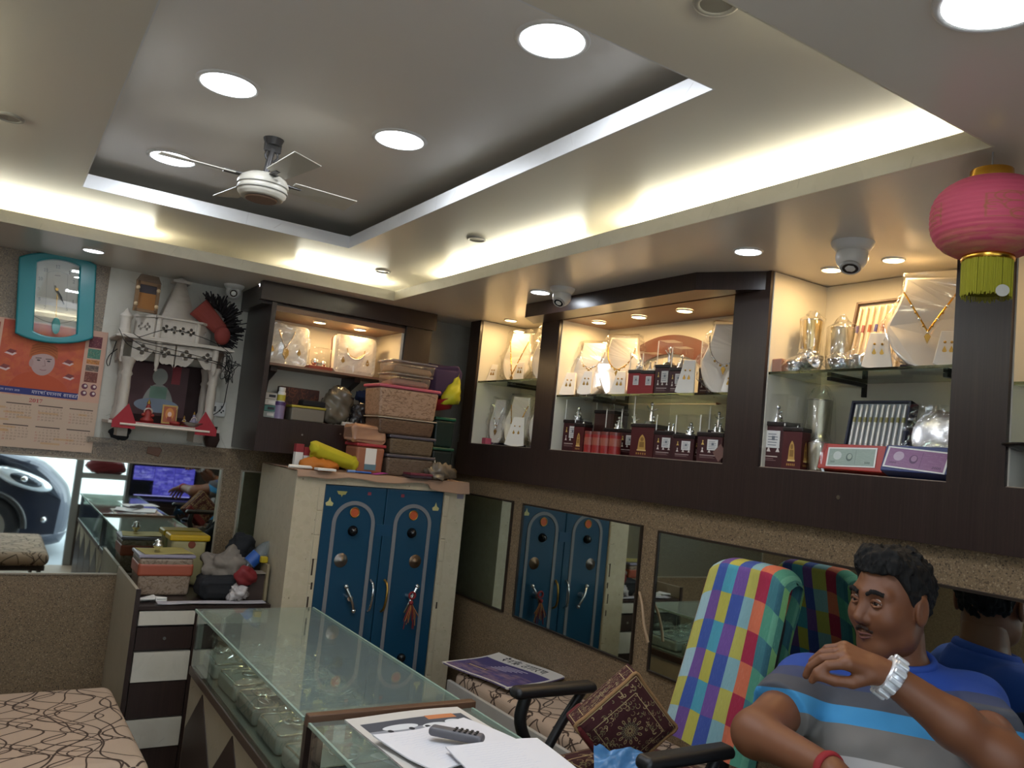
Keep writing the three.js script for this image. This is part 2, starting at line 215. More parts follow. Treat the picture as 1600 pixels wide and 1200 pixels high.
// ---------------------------------------------------------------- safe
{ const t = thing('safe', 'tall cream steel safe with two blue arched doors', 'safe', [1.49, 0.1114, -3.3077]); t.scale.setScalar(0.97);
  const tCream = canvas(512, 512, (x, w, h) => { x.fillStyle = '#b9ad94'; x.fillRect(0, 0, w, h); for (let i = 0; i < 700; i++) { x.globalAlpha = rr(0.03, 0.12); x.fillStyle = ['#8f836a', '#d4cab3', '#a2916f'][(rnd() * 3) | 0]; const r = rr(1, 22); x.beginPath(); x.ellipse(rnd() * w, rnd() * h, r, r * rr(0.3, 1), rnd() * 3, 0, 7); x.fill(); } for (let i = 0; i < 40; i++) { x.globalAlpha = 0.8; x.fillStyle = '#4a3a2c'; x.fillRect(rnd() * w, rnd() * h, rr(1, 4), rr(1, 5)); } });
  const cream = mat(0xffffff, 0.42, 0, { map: tCream }), blue = mat(0x113e58, 0.34), grey = mat(0x75767a, 0.45), X = (x) => x - 1.536, Yv = (y) => y - FLOOR;
  mesh('body', tri([bb(X(1.122), X(1.254), -0.0425, Yv(1.297), -0.53, 0), bb(X(1.838), X(1.95), -0.0425, Yv(1.297), -0.53, 0), bb(X(1.254), X(1.838), Yv(1.25), Yv(1.297), -0.53, 0), bb(X(1.254), X(1.838), -0.0425, Yv(0.15), -0.53, 0), bb(X(1.254), X(1.838), Yv(0.15), Yv(1.25), -0.53, -0.1)], 0.5), cream, t);
  const dm = (x0, x1, a0, a1, top) => {
    const d = mesh('door', bb(X(x0), X(x1), Yv(0.153), Yv(1.247), -0.05, -0.004, 0.004), blue, t);
    const xc = (a0 + a1) / 2, R = (a1 - a0) / 2, w = 0.0085, s = new THREE.Shape(), yb = 0.24, yt = top - R;
    s.moveTo(X(a0), Yv(yb)); s.lineTo(X(a0), Yv(yt)); s.absarc(X(xc), Yv(yt), R, Math.PI, 0, true); s.lineTo(X(a1), Yv(yb)); s.lineTo(X(a1) - 2 * w, Yv(yb)); s.lineTo(X(a1) - 2 * w, Yv(yt)); s.absarc(X(xc), Yv(yt), R - 2 * w, 0, Math.PI, false); s.lineTo(X(a0) + 2 * w, Yv(yb));
    mesh('arch_moulding', extShape(s, 0.004).translate(0, 0, -0.004), grey, d);
    const kx = xc + 0.0, st = mesh('round_sticker', rot(cy(0.021, 0.021, 0.0012), Math.PI / 2).translate(X(kx), Yv(1.133), -0.003), mat(0xb5522a, 0.5), d);
    mesh('sticker_ring', new THREE.TorusGeometry(0.021, 0.0025, 6, 24).translate(X(kx), Yv(1.133), -0.002), M.brass, d);
    mesh('round_knob', [sp(0.019, X(kx), Yv(1.053), 0.008), rot(cy(0.023, 0.023, 0.004), Math.PI / 2).translate(X(kx), Yv(1.053), -0.002)], M.blackGloss, d);
    const rx = x0 < 1.4 ? 1.363 : 1.723;
    mesh('keyhole_rosette', rot(lathe([[0, 0.014], [0.008, 0.013], [0.01, 0.008], [0.02, 0.006], [0.03, 0.002], [0.031, 0]], 24), Math.PI / 2).translate(X(rx), Yv(0.924), -0.004), x0 < 1.4 ? mat(0x77706a, 0.3, 0.9) : mat(0x6d5a48, 0.35, 0.9), d);
    return d;
  };
  const d1 = dm(1.256, 1.5445, 1.302, 1.502, 1.183), d2 = dm(1.5475, 1.835, 1.594, 1.784, 1.184);
  // lever handles and grips
  mesh('lever_handle', [tube([[X(1.392), Yv(0.815), 0.02], [X(1.41), Yv(0.775), 0.03], [X(1.425), Yv(0.745), 0.03], [X(1.438), Yv(0.71), 0.02]], 0.007, 16, 8), sp(0.011, X(1.392), Yv(0.815), 0.02), sp(0.011, X(1.438), Yv(0.71), 0.02), rot(cy(0.012, 0.016, 0.034), Math.PI / 2).translate(X(1.413), Yv(0.765), 0.012)], M.chrome, d1);
  mesh('lever_handle', [tube([[X(1.735), Yv(0.815), 0.02], [X(1.712), Yv(0.775), 0.03], [X(1.695), Yv(0.735), 0.03], [X(1.685), Yv(0.7), 0.02]], 0.007, 16, 8), sp(0.011, X(1.735), Yv(0.815), 0.02), rot(cy(0.012, 0.016, 0.034), Math.PI / 2).translate(X(1.708), Yv(0.765), 0.012)], M.chrome, d2);
  for (const [x, d, m] of [[1.512, d1, M.chrome], [1.58, d2, M.brass]]) mesh('grip_handle', tube([[X(x), Yv(0.84), -0.004], [X(x) + 0.004, Yv(0.825), 0.02], [X(x) + 0.003, Yv(0.77), 0.032], [X(x), Yv(0.715), 0.02], [X(x), Yv(0.70), -0.004]], 0.0055, 20, 8), m, d);
  mesh('round_knob', [sp(0.02, X(1.70), Yv(0.494), 0.008)], M.blackGloss, d2);
  for (const [x, y] of [[1.281, 1.169], [1.799, 1.172]]) { const e = mesh('diamond_sticker', ext([[-0.014, -0.012], [0.014, -0.012], [0.018, 0.0], [0.006, 0.008], [0.0, 0.026], [-0.006, 0.008], [-0.018, 0.0]], 0.0015).translate(X(x), Yv(y), -0.0035), mat(0xb9b27a, 0.5), x < 1.5 ? d1 : d2); }
  mesh('maker_badge', ext([[-0.024, 0.01], [0.024, 0.01], [0.016, -0.004], [0.004, -0.006], [0.0, -0.016], [-0.004, -0.006], [-0.016, -0.004]], 0.0015).translate(X(1.333), Yv(1.213), -0.0035), mat(0x9a9456, 0.5), d1);
  for (const x of [1.462, 1.625]) mesh('red_mark', bb(X(x) - 0.008, X(x) + 0.008, Yv(1.212), Yv(1.226), -0.004, -0.003), mat(0x7a2b3a, 0.6), x < 1.54 ? d1 : d2);
  mesh('lock_plate', bb(X(1.51), X(1.585), Yv(1.035), Yv(1.085), -0.005, -0.002), mat(0x0b3e5c, 0.4), d2);
  // hinge blocks down both jambs
  for (const [x0, x1] of [[1.226, 1.251], [1.841, 1.864]]) for (let i = 0; i < 10; i++) { const y = 0.2 + i * 0.104; mesh('hinge_block', bb(X(x0), X(x1), Yv(y), Yv(y + 0.099), -0.002, 0.0045, 0.002), cream, t); }
  for (const [x, y, h] of [[1.235, 0.86, 0.07], [1.241, 0.80, 0.03], [1.232, 0.72, 0.05], [1.236, 0.655, 0.03], [1.853, 0.71, 0.03]]) mesh('paint_chip', bb(X(x) - 0.003, X(x) + 0.004, Yv(y), Yv(y + h), 0.0043, 0.0052), mat(0x33251c, 0.8), t);
  mesh('side_label', bb(X(1.905), X(1.94), Yv(1.222), Yv(1.25), 0, 0.001), mat(0x8a8390, 0.6), t);
}
// red thread tassel tied to the safe lever
{ const t = thing('thread_tassel', 'red and gold sacred thread tassel tied to the right safe handle', 'tassel', [1.651, 0.664, -3.262]);
  mesh('knot', [new THREE.TorusGeometry(0.014, 0.005, 8, 16).translate(0, 0.135, 0), sp(0.01, -0.004, 0.105, 0.004)], mat(0x7d1f22, 0.8), t);
  for (let i = 0; i < 26; i++) { const a = rr(-1, 1), l = rr(0.05, 0.11); mesh('thread', tube([[-0.004, 0.105, 0.003], [a * 0.02, 0.07, rr(0, 0.012)], [a * 0.036, 0.1 - l, rr(0, 0.014)]], 0.0018, 6, 4), i % 4 ? mat(0x6d1a1c, 0.8) : mat(0xa8743a, 0.7), t); } }

// ---------------------------------------------------------------- drawer unit by the back wall
{ const t = thing('drawer_unit', 'low drawer unit striped white and dark brown beside the safe', 'drawers', [0.85, FLOOR, -3.42]);
  const X = (x) => x - 0.85, Yv = (y) => y - FLOOR, lam = mat(0xb3a892, 0.5, 0, { map: tDirt }), wht = mat(0xc2bcae, 0.42, 0, { map: tDirt });
  mesh('end_panel', tri(bb(X(0.556), X(0.568), 0, Yv(0.80), -0.538, 0.0), 1), lam, t);
  mesh('end_panel_edge', bb(X(0.5555), X(0.572), 0, Yv(0.802), 0.0, 0.008), M.wood, t);
  mesh('carcass', tri([bb(X(0.568), X(1.078), 0, Yv(0.728), -0.535, -0.02)], 0.7), M.wood, t);
  mesh('top_board', tri(bb(X(0.568), X(1.08), Yv(0.722), Yv(0.737), -0.535, 0.004), 0.7), M.wood, t);
  mesh('divider', tri(bb(X(0.785), X(0.81), 0, Yv(0.722), -0.02, 0.004), 0.7), M.wood, t);
  const fr = (x0, x1, y0, y1, m, k) => { const d = mesh('drawer', tri(bb(X(x0), X(x1), Yv(y0), Yv(y1), -0.02, k), 0.7), m, t); return d; };
  for (const [x0, x1] of [[0.578, 0.783], [0.814, 1.074]]) {
    fr(x0, x1, 0.664, 0.717, wht, 0.003); const d = fr(x0, x1, 0.572, 0.655, M.wood, 0.0); mesh('keyhole', rot(cy(0.006, 0.006, 0.004), Math.PI / 2).translate(X((x0 + x1) / 2 + 0.0), Yv(0.612), 0.001), M.steel, d);
    fr(x0, x1, 0.45, 0.56, wht, 0.003); fr(x0, x1, 0.312, 0.446, M.wood, 0.0); fr(x0, x1, 0.2, 0.308, wht, 0.003); fr(x0, x1, 0.11, 0.196, M.wood, 0.0);
  }
}
// ---------------------------------------------------------------- glass counters
const YC = 0.79, CX0 = 0.716, CX1 = 1.145;
const glassC = new THREE.MeshPhysicalMaterial({ color: 0xe2ece6, roughness: 0.03, transmission: 0.9, thickness: 0, ior: 1.5 });
const glassS = new THREE.MeshPhysicalMaterial({ color: 0xeef4f0, roughness: 0.02, transmission: 1, thickness: 0, ior: 1.33 });
function counter(label, z0, z1, first) {
  const t = thing('glass_counter', label, 'counter', [(CX0 + CX1) / 2, FLOOR, (z0 + z1) / 2]), len = z1 - z0, w = CX1 - CX0, yT = YC - FLOOR, yb = yT - 0.2;
  const cream = mat(0xa99d85, 0.5, 0, { map: tDirt });
  mesh('base', tri(bx(w - 0.02, yb - 0.03, len - 0.004, 0, (yb - 0.03) / 2, 0), 1), cream, t);
  mesh('rail', tri(bx(w, 0.03, len - 0.002, 0, yb - 0.015, 0, 0.004), 0.7), mat(0x4a3a30, 0.35), t);
  mesh('display_floor', bx(w - 0.03, 0.004, len - 0.03, 0, yb + 0.002, 0), mat(0x8d8a82, 0.6), t);
  mesh('top_glass', bx(w + 0.004, 0.008, len - 0.012, 0, yT - 0.004, 0), glassC, t);
  mesh('customer_glass', bx(0.006, 0.19, len - 0.03, -w / 2 + 0.006, yb + 0.097, 0), glassS, t);
  mesh('end_glass', bx(w - 0.03, 0.19, 0.006, 0, yb + 0.097, first ? -len / 2 + 0.008 : len / 2 - 0.008), glassS, t);
  mesh('rear_glass', bx(0.005, 0.19, len - 0.03, w / 2 - 0.006, yb + 0.097, 0), glassS, t);
  for (const s of [-1, 1]) mesh('post', tri(bx(0.022, 0.19, 0.022, -w / 2 + 0.016, yb + 0.096, s * (len / 2 - 0.014)), 0.5), s === (first ? 1 : -1) ? M.wood : M.steel, t);
  for (const s of [-1, 1]) mesh('top_edge', bx(0.006, 0.009, len - 0.012, s * (w / 2 + 0.004), yT - 0.004, 0), mat(0x8fa79b, 0.25), t);
  // dark zigzag inlays along the customer side
  const n = Math.round(len / 0.405), m = mat(0x3a2d27, 0.4);
  for (let i = 0; i < n; i++) { const zc = -len / 2 + (i + 0.5) * len / n; mesh('zigzag_inlay', ext([[-0.182, 0.02], [0.182, 0.02], [0.185, yb - 0.215], [0.0, yb - 0.045], [-0.185, yb - 0.215]], 0.004).rotateY(-Math.PI / 2).translate(-w / 2 + 0.011, 0, zc), m, t); }
  return t;
}
counter('far glass-topped jewellery counter with silver trays inside', -3.11, -1.895, true);
counter('near glass-topped counter carrying the newspapers and remote', -1.865, -0.3, false);
{ const o = mesh('joint_bar', tri(bb(CX0 - 0.004, CX1 + 0.02, 0.775, 0.803, -1.893, -1.867, 0.003), 0.5), mat(0x5a3f2e, 0.4)); tag(o, 'brown wooden bar joining the two glass counters', 'bar'); }
// jewellery trays inside the far counter
for (let i = 0; i < 5; i++) {
  const zc = -2.98 + i * 0.235, label = ['silver jewellery tray at the far end of the glass counter', 'second jewellery tray from the far end of the counter', 'middle jewellery tray in the far glass counter', 'jewellery tray with silver anklets, second nearest in the far counter', 'jewellery tray nearest the wooden joint bar in the far counter'][i];
  const t = thing('jewellery_tray', label, 'tray', [0.93, YC - 0.196, zc], rr(-0.04, 0.04), 'jewellery trays in the far counter');
  mesh('base', bx(0.36, 0.05, 0.19, 0, 0.026, 0, 0.012), mat([0xb4b6b2, 0xa8aca8, 0x8a9090, 0x9ea2a0, 0xaeb0ac][i], 0.7), t);
  mesh('rim', squareLoop(0.17, 0.052, 0.088, 0.0035), M.silver, t);
  for (let k = 0; k < 22; k++) { const r = rr(0.01, 0.024), g = new THREE.TorusGeometry(r, rr(0.002, 0.004), 6, 16); rot(g, Math.PI / 2 + rr(-0.5, 0.5), rr(0, 3), 0); mesh('silver_ring', g.translate(rr(-0.14, 0.14), 0.058 + rr(0, 0.012), rr(-0.07, 0.07)), M.silver, t); }
  mesh('polythene_wrap', rough(new THREE.PlaneGeometry(0.34, 0.18, 22, 14).rotateX(-Math.PI / 2).translate(0, 0.078, 0), 0.014, 24, i * 7), M.film, t);
}

// ---------------------------------------------------------------- fabrics and prints
const tSwirl = canvas(1024, 1024, (x, w, h) => { x.fillStyle = '#b59c86'; x.fillRect(0, 0, w, h); for (let i = 0; i < 6000; i++) { x.globalAlpha = 0.12; x.fillStyle = rnd() < 0.5 ? '#8f7a66' : '#d0b8a2'; x.fillRect(rnd() * w, rnd() * h, 2, 2); } x.globalAlpha = 0.95; x.strokeStyle = '#3c2a20'; x.lineCap = 'round';
  for (let i = 0; i < 19; i++) { x.lineWidth = rr(7, 11); const ph = rnd() * 7, am = rr(60, 130), y0 = rnd() * h, fr = [1, 2, 2, 3][(rnd() * 4) | 0], vert = rnd() < 0.75; for (const o of [-w, 0, w]) { x.beginPath(); for (let k = -20; k <= 1044; k += 8) { const q = y0 + o + am * Math.sin(k / w * 6.283 * fr + ph) + 25 * Math.sin(k / w * 6.283 * 3 + ph * 2); if (vert) x.lineTo(q, k); else x.lineTo(k, q); } x.stroke(); } } });
const tKilim = canvas(512, 512, (x, w, h) => { x.fillStyle = '#3a1013'; x.fillRect(0, 0, w, h); x.strokeStyle = '#a8946a'; x.lineWidth = 5; x.strokeRect(16, 16, w - 32, h - 32); x.strokeRect(84, 84, w - 168, h - 168); x.lineWidth = 5; const c = w / 2;
  for (let k = 0; k < 3; k++) { x.strokeStyle = ['#8d7a55', '#6d6a50', '#a08a60'][k]; for (let i = 0; i < 12; i++) { const a = i / 12 * 6.283; x.beginPath(); x.ellipse(c + Math.cos(a) * (24 + k * 26), c + Math.sin(a) * (24 + k * 26), 13, 7, a, 0, 7); x.stroke(); } }
  for (let i = 0; i < 220; i++) { x.strokeStyle = rnd() < 0.6 ? '#a8946a' : '#75704c'; x.lineWidth = rr(2, 5); const a = rnd() * 6.283, r = rr(110, 330), px = c + Math.cos(a) * r, py = c + Math.sin(a) * r; if (px < 8 || py < 8 || px > w - 8 || py > h - 8) continue; x.beginPath(); x.arc(px, py, rr(5, 15), a, a + 4.2); x.stroke(); } });
const tTowel = canvas(1024, 1024, (x, w, h) => { const cols = ['#c96a4a', '#9bb7bd', '#6a4a8c', '#b4ad4a', '#3a4f97', '#7fa6ad', '#c9694a', '#4a8a72', '#5f9a80', '#3d7568'], ww = [50, 110, 125, 145, 135, 150, 150, 90, 40, 29]; let X = 0;
  cols.forEach((c, i) => { for (let j = 0; j < 12; j++) { const y = j * h / 11.9, hh = h / 11.9 + 1, odd = j % 2; let k = c; if (odd) k = { '#c96a4a': '#b03a4a', '#9bb7bd': '#b4ad55', '#6a4a8c': '#3b539a', '#b4ad4a': '#4a98ad', '#3a4f97': '#6b4a90', '#7fa6ad': '#b2ab52', '#c9694a': '#9c2240', '#4a8a72': '#3a6f78', '#5f9a80': '#2f5f6c', '#3d7568': '#6a9a62' }[c]; x.fillStyle = k; x.fillRect(X, y, ww[i] + 1, hh); } X += ww[i]; });
  for (let i = 0; i < 9000; i++) { x.globalAlpha = 0.08; x.fillStyle = rnd() < 0.5 ? '#fff' : '#222'; x.fillRect(rnd() * w, rnd() * h, rr(1, 3), rr(4, 14)); } });
// strokes for the Devanagari lettering: each letter in a unit box, y down, head line at 0
const DEV = {
  'म': [[[0.8, 0], [0.8, 1]], [[0.2, 0], [0.2, 0.6], [0.8, 0.6]], [[0.2, 0.6], [0.08, 0.75]]], 'ह': [[[0.4, 0], [0.4, 0.25], [0.7, 0.3], [0.45, 0.55], [0.7, 0.75], [0.4, 0.95]]], 'र': [[[0.5, 0], [0.55, 0.3], [0.25, 0.5], [0.7, 1]]],
  'ष': [[[0.8, 0], [0.8, 1]], [[0.2, 0], [0.2, 0.55], [0.8, 0.6]], [[0.2, 0.1], [0.8, 0.6]]], 'ि': [[[0.5, 0], [0.5, 1]], [[0.5, 0], [0.7, -0.3], [1.1, -0.25]]], 'ी': [[[0.5, 0], [0.5, 1]], [[0.5, 0], [0.3, -0.3], [-0.1, -0.2]]], 'ा': [[[0.5, 0], [0.5, 1]]],
  'द': [[[0.5, 0], [0.5, 0.25], [0.2, 0.45], [0.55, 0.75], [0.7, 0.5], [0.45, 0.55], [0.75, 1]]], 'य': [[[0.8, 0], [0.8, 1]], [[0.2, 0], [0.3, 0.3], [0.15, 0.55], [0.8, 0.65]]], 'न': [[[0.8, 0], [0.8, 1]], [[0.8, 0.5], [0.2, 0.5], [0.15, 0.65]]], 'स': [[[0.8, 0], [0.8, 1]], [[0.3, 0], [0.4, 0.3], [0.1, 0.5], [0.5, 1]], [[0.3, 0.5], [0.8, 0.5]]],
  'व': [[[0.8, 0], [0.8, 1]], [[0.8, 0.45], [0.35, 0.4], [0.2, 0.65], [0.45, 0.85], [0.8, 0.65]]], 'त': [[[0.8, 0], [0.8, 1]], [[0.8, 0.45], [0.35, 0.5], [0.3, 1]]], 'क': [[[0.5, 0], [0.5, 1]], [[0.5, 0.35], [0.15, 0.4], [0.2, 0.75], [0.5, 0.55], [0.85, 0.35], [0.9, 0.8]]], 'ज': [[[0.85, 0], [0.85, 1]], [[0.85, 0.45], [0.3, 0.5], [0.1, 0.75], [0.5, 0.9]]], 'ग': [[[0.85, 0], [0.85, 1]], [[0.4, 0], [0.4, 0.7], [0.2, 0.75]]], 'ण': [[[0.85, 0], [0.85, 1]], [[0.2, 0], [0.2, 0.6], [0.55, 0.6], [0.55, 0]]], 'ै': [[[0.5, -0.05], [0.1, -0.4]], [[0.5, -0.05], [0.35, -0.5]]], 'अ': [[[0.9, 0], [0.9, 1]], [[0.15, 0.15], [0.45, 0.1], [0.3, 0.45], [0.55, 0.7], [0.15, 0.95]], [[0.4, 0.5], [0.9, 0.5]]],
};
function dev(x, text, px, py, s, lw, color) { x.strokeStyle = color; x.lineWidth = lw; x.lineJoin = 'round'; let q = px, w0 = null; const W = { 'ा': 0.55, 'ि': 0.55, 'ी': 0.55, 'ै': 0 }; for (const ch of text) { if (ch === ' ') { if (w0 !== null) { x.beginPath(); x.moveTo(w0, py); x.lineTo(q, py); x.stroke(); } w0 = null; q += s * 0.6; continue; } if (w0 === null) w0 = q; const ad = (W[ch] ?? 1) * s * 0.85, o = ch === 'ै' ? q - s * 0.6 : q; for (const pl of DEV[ch] || []) { x.beginPath(); pl.forEach(([a, b], i) => (i ? x.lineTo(o + a * s * 0.85, py + b * s) : x.moveTo(o + a * s * 0.85, py + b * s))); x.stroke(); } q += ad; } if (w0 !== null) { x.beginPath(); x.moveTo(w0, py); x.lineTo(q, py); x.stroke(); } return q; }
const tNews1 = canvas(512, 384, (x, w, h) => { x.fillStyle = '#cdc6bd'; x.fillRect(0, 0, w, h); const g = x.createLinearGradient(0, 90, 0, h); x.fillStyle = '#4a3f6d'; x.fillRect(14, 92, w - 28, h - 106); for (let i = 0; i < 260; i++) { x.globalAlpha = 0.2; x.fillStyle = ['#b08a80', '#7a4f6f', '#c49a86', '#5a4f8a'][(rnd() * 4) | 0]; const r = rr(8, 40), yy = rr(200, 365); x.beginPath(); x.ellipse(rr(30, w - 30), yy, r, r * 0.4, 0, 0, 7); x.fill(); } x.globalAlpha = 1; dev(x, 'दैनिक जागरण', 90, 28, 44, 6, '#1c1a1c'); x.fillStyle = '#cfc4d4'; for (let i = 0; i < 5; i++) x.fillRect(200 - i * 8, 120 + i * 18, 170 - i * 12, 6); x.fillStyle = '#5d4438'; x.fillRect(70, 250, 150, 26); x.fillStyle = '#d6b9a8'; x.font = 'bold 20px sans-serif'; x.globalAlpha = 0.9; for (let i = 0; i < 9; i++) x.fillRect(78 + i * 15, 256, 10, 14); });
const tNews2 = canvas(512, 512, (x, w, h) => { x.fillStyle = '#c9c4bd'; x.fillRect(0, 0, w, h); x.fillStyle = '#4a4c54'; x.fillRect(30, 60, w - 60, 70); x.fillStyle = '#c07a4e'; x.fillRect(310, 56, 130, 34); x.fillStyle = '#8d8f96'; x.fillRect(30, 130, w - 60, 50); x.fillStyle = '#d5d7da'; for (const [a, b, c] of [[90, 90, 150], [250, 110, 120], [360, 96, 80]]) { x.beginPath(); x.ellipse(a + c / 2, b + 30, c / 2, 22, 0, 0, 7); x.fill(); } x.fillStyle = '#24262b'; for (const a of [110, 200, 270, 350, 380, 425]) { x.beginPath(); x.arc(a, 142, 11, 0, 7); x.fill(); } x.fillStyle = '#a03038'; x.fillRect(30, 184, w - 60, 26); x.fillStyle = '#6d6a68'; for (let c = 0; c < 5; c++) for (let i = 0; i < 36; i++) x.fillRect(34 + c * 90, 226 + i * 7.4, rr(50, 80), 3); x.fillStyle = '#b3a8a8'; x.fillRect(380, 240, 90, 110); x.fillStyle = '#7a2f35'; x.fillRect(384, 360, 84, 60); });
const tPaper = canvas(256, 256, (x, w, h) => { x.fillStyle = '#dcdbe0'; x.fillRect(0, 0, w, h); x.strokeStyle = '#8c96b4'; x.lineWidth = 1; for (let i = 0; i < 16; i++) { x.globalAlpha = 0.35; x.beginPath(); let q = rr(20, 60); x.moveTo(q, 20 + i * 14); while (q < rr(150, 230)) { q += rr(3, 7); x.lineTo(q, 20 + i * 14 + rr(-3, 3)); } x.stroke(); } });
const fSwirl = mat(0xffffff, 0.85, 0, { map: tSwirl });
const sheet = (w, d, nx, nz, fn) => warp(new THREE.PlaneGeometry(w, d, nx, nz).rotateX(-Math.PI / 2), fn);
const solidSheet = (w, d, nx, nz, th, fn) => warp(new THREE.BoxGeometry(w, th, d, nx, 1, nz), fn); // thin slab with thickness

// ---------------------------------------------------------------- bench along the right wall, stools in front of the counter
{ const t = thing('wall_bench', 'white boxed bench along the right wall below the mirrors', 'bench', [1.827, FLOOR, -2.115]);
  const bm = mat(0xb4afa8, 0.45, 0, { map: tDirt });
  mesh('box', tri(bx(0.33, 0.44, 1.5, 0, 0.22, -0.01), 1), bm, t); mesh('front_rail', tri(bx(0.016, 0.475, 1.52, -0.166, 0.2375, -0.01, 0.003), 1), bm, t);
  mesh('cushion', tri(warp(new RoundedBoxGeometry(0.32, 0.075, 1.5, 4, 0.03).translate(0.008, 0.4785, -0.01), (v) => { v.y += 0.006 * noise(v.x * 9, 0, v.z * 6); }), 0.62), fSwirl, t); }
function stool(label, x, y, z, w, d, turn) { const t = thing('cushioned_stool', label, 'stool', [x, FLOOR, z], turn); const hh = y - FLOOR;
  mesh('cushion', tri(warp(new RoundedBoxGeometry(w, 0.09, d, 5, 0.04).translate(0, hh - 0.045, 0), (v) => { if (v.y > hh - 0.04) v.y += 0.018 * (1 - (2 * v.x / w) ** 2) * (1 - (2 * v.z / d) ** 2); }), 0.62), fSwirl, t);
  mesh('seat_frame', bx(w - 0.04, 0.03, d - 0.04, 0, hh - 0.105, 0), M.wood, t);
  for (const [a, b] of [[-1, -1], [1, -1], [-1, 1], [1, 1]]) mesh('leg', cy(0.014, 0.012, hh - 0.12, a * (w / 2 - 0.05), (hh - 0.12) / 2, b * (d / 2 - 0.05), 12), M.steel, t); return t; }
stool('beige swirl-pattern stool against the granite wall at lower left', 0.305, 0.47, -2.95, 0.42, 0.78, 0.02);
stool('pale swirl-pattern stool seen only in the wide mirror', 0.24, 0.49, -1.1, 0.44, 1.0, 0.0);
{ const t = thing('chair_arm', 'pale grey metal chair arm at the left edge beside the stool', 'chair arm', [0.055, FLOOR, -2.62]); mesh('tube', tube([[0, 0, -0.2], [0, 0.36, -0.2], [0, 0.385, -0.17], [0, 0.385, 0.17], [0, 0.36, 0.2], [0, 0, 0.2]], 0.012, 50, 10), mat(0xb9b9bd, 0.35, 0.5), t); mesh('pad', bx(0.032, 0.018, 0.26, 0, 0.4, 0, 0.008), mat(0xa9a7a9, 0.6), t); }

// ---------------------------------------------------------------- office chairs
function officeChair(label, x, z, turn, seatY, back) {
  const t = thing('office_chair', label, 'chair', [x, FLOOR, z], turn), h = seatY - FLOOR; // faces local +z
  for (let i = 0; i < 5; i++) { const a = i / 5 * 6.283 + 0.3; const l = mesh('base_arm', warp(bx(0.03, 0.025, 0.24, 0, 0, 0.1, 0.006), (v) => { v.y -= v.z * 0.08; v.z *= 0.85; }).rotateY(a).translate(0, 0.09, 0), M.black, t); mesh('castor', [rot(cy(0.025, 0.025, 0.03, 0, 0, 0, 16), 0, 0, Math.PI / 2).rotateY(a).translate(Math.sin(a) * 0.19, 0.025, Math.cos(a) * 0.19), cy(0.006, 0.006, 0.045, Math.sin(a) * 0.19, 0.055, Math.cos(a) * 0.19, 8)], M.black, l); }
  mesh('gas_column', [cy(0.025, 0.025, h - 0.17, 0, 0.09 + (h - 0.17) / 2, 0), cy(0.014, 0.014, 0.1, 0, h - 0.1, 0)], M.black, t);
  mesh('seat', warp(new RoundedBoxGeometry(0.44, 0.075, 0.44, 4, 0.035).translate(0, h - 0.04, 0), (v) => { v.y += 0.012 * (1 - (v.x / 0.22) ** 2) - 0.1 * Math.max(0, v.z - 0.16); }), M.blackSoft, t);
  for (const s of [-1, 1]) { const a = mesh('armrest', warp(new RoundedBoxGeometry(0.05, 0.03, 0.27, 4, 0.014).translate(s * 0.25, h + 0.215, 0.02), (v) => { v.y -= 0.25 * Math.max(0, Math.abs(v.z - 0.02) - 0.05) ** 2 * 6; }), M.black, t);
    mesh('arm_support', [tube([[s * 0.25, h + 0.205, 0.11], [s * 0.255, h + 0.13, 0.12], [s * 0.25, h + 0.02, 0.06], [s * 0.2, h - 0.07, 0.02]], 0.017, 20, 8), tube([[s * 0.25, h + 0.2, -0.08], [s * 0.252, h + 0.12, -0.02], [s * 0.25, h + 0.03, 0.04]], 0.013, 16, 8)], M.black, a); }
  const bw = back.w, bh = back.h, s = new THREE.Shape(), r = back.r; s.moveTo(-bw / 2 - 0.015, 0); s.lineTo(bw / 2 + 0.015, 0); s.lineTo(bw / 2, bh - r); s.absarc(bw / 2 - r, bh - r, r, 0, Math.PI / 2, false); s.lineTo(-bw / 2 + r, bh); s.absarc(-bw / 2 + r, bh - r, r, Math.PI / 2, Math.PI, false);
  mesh('backrest', extShape(s, 0.03, 0.012).rotateX(back.lean).translate(0, h + back.y, back.z), M.blackSoft, t);
  mesh('back_stem', tube([[0, h - 0.06, -0.1], [0, h - 0.05, back.z - 0.02], [0, h + 0.03, back.z - 0.03], [0, h + back.y + 0.12, back.z - 0.045]], 0.018, 20, 8), M.black, t);
  return t;
}
officeChair('black office chair with checked towel over its back', 1.40, -1.57, -Math.PI / 2, 0.625, { w: 0.225, h: 0.445, r: 0.1, lean: -0.26, y: 0.1, z: -0.345 });
officeChair('black office chair carrying the seated man', 1.60, -0.93, -Math.PI / 2 + 0.35, 0.49, { w: 0.36, h: 0.36, r: 0.1, lean: -0.15, y: 0.05, z: -0.22 });
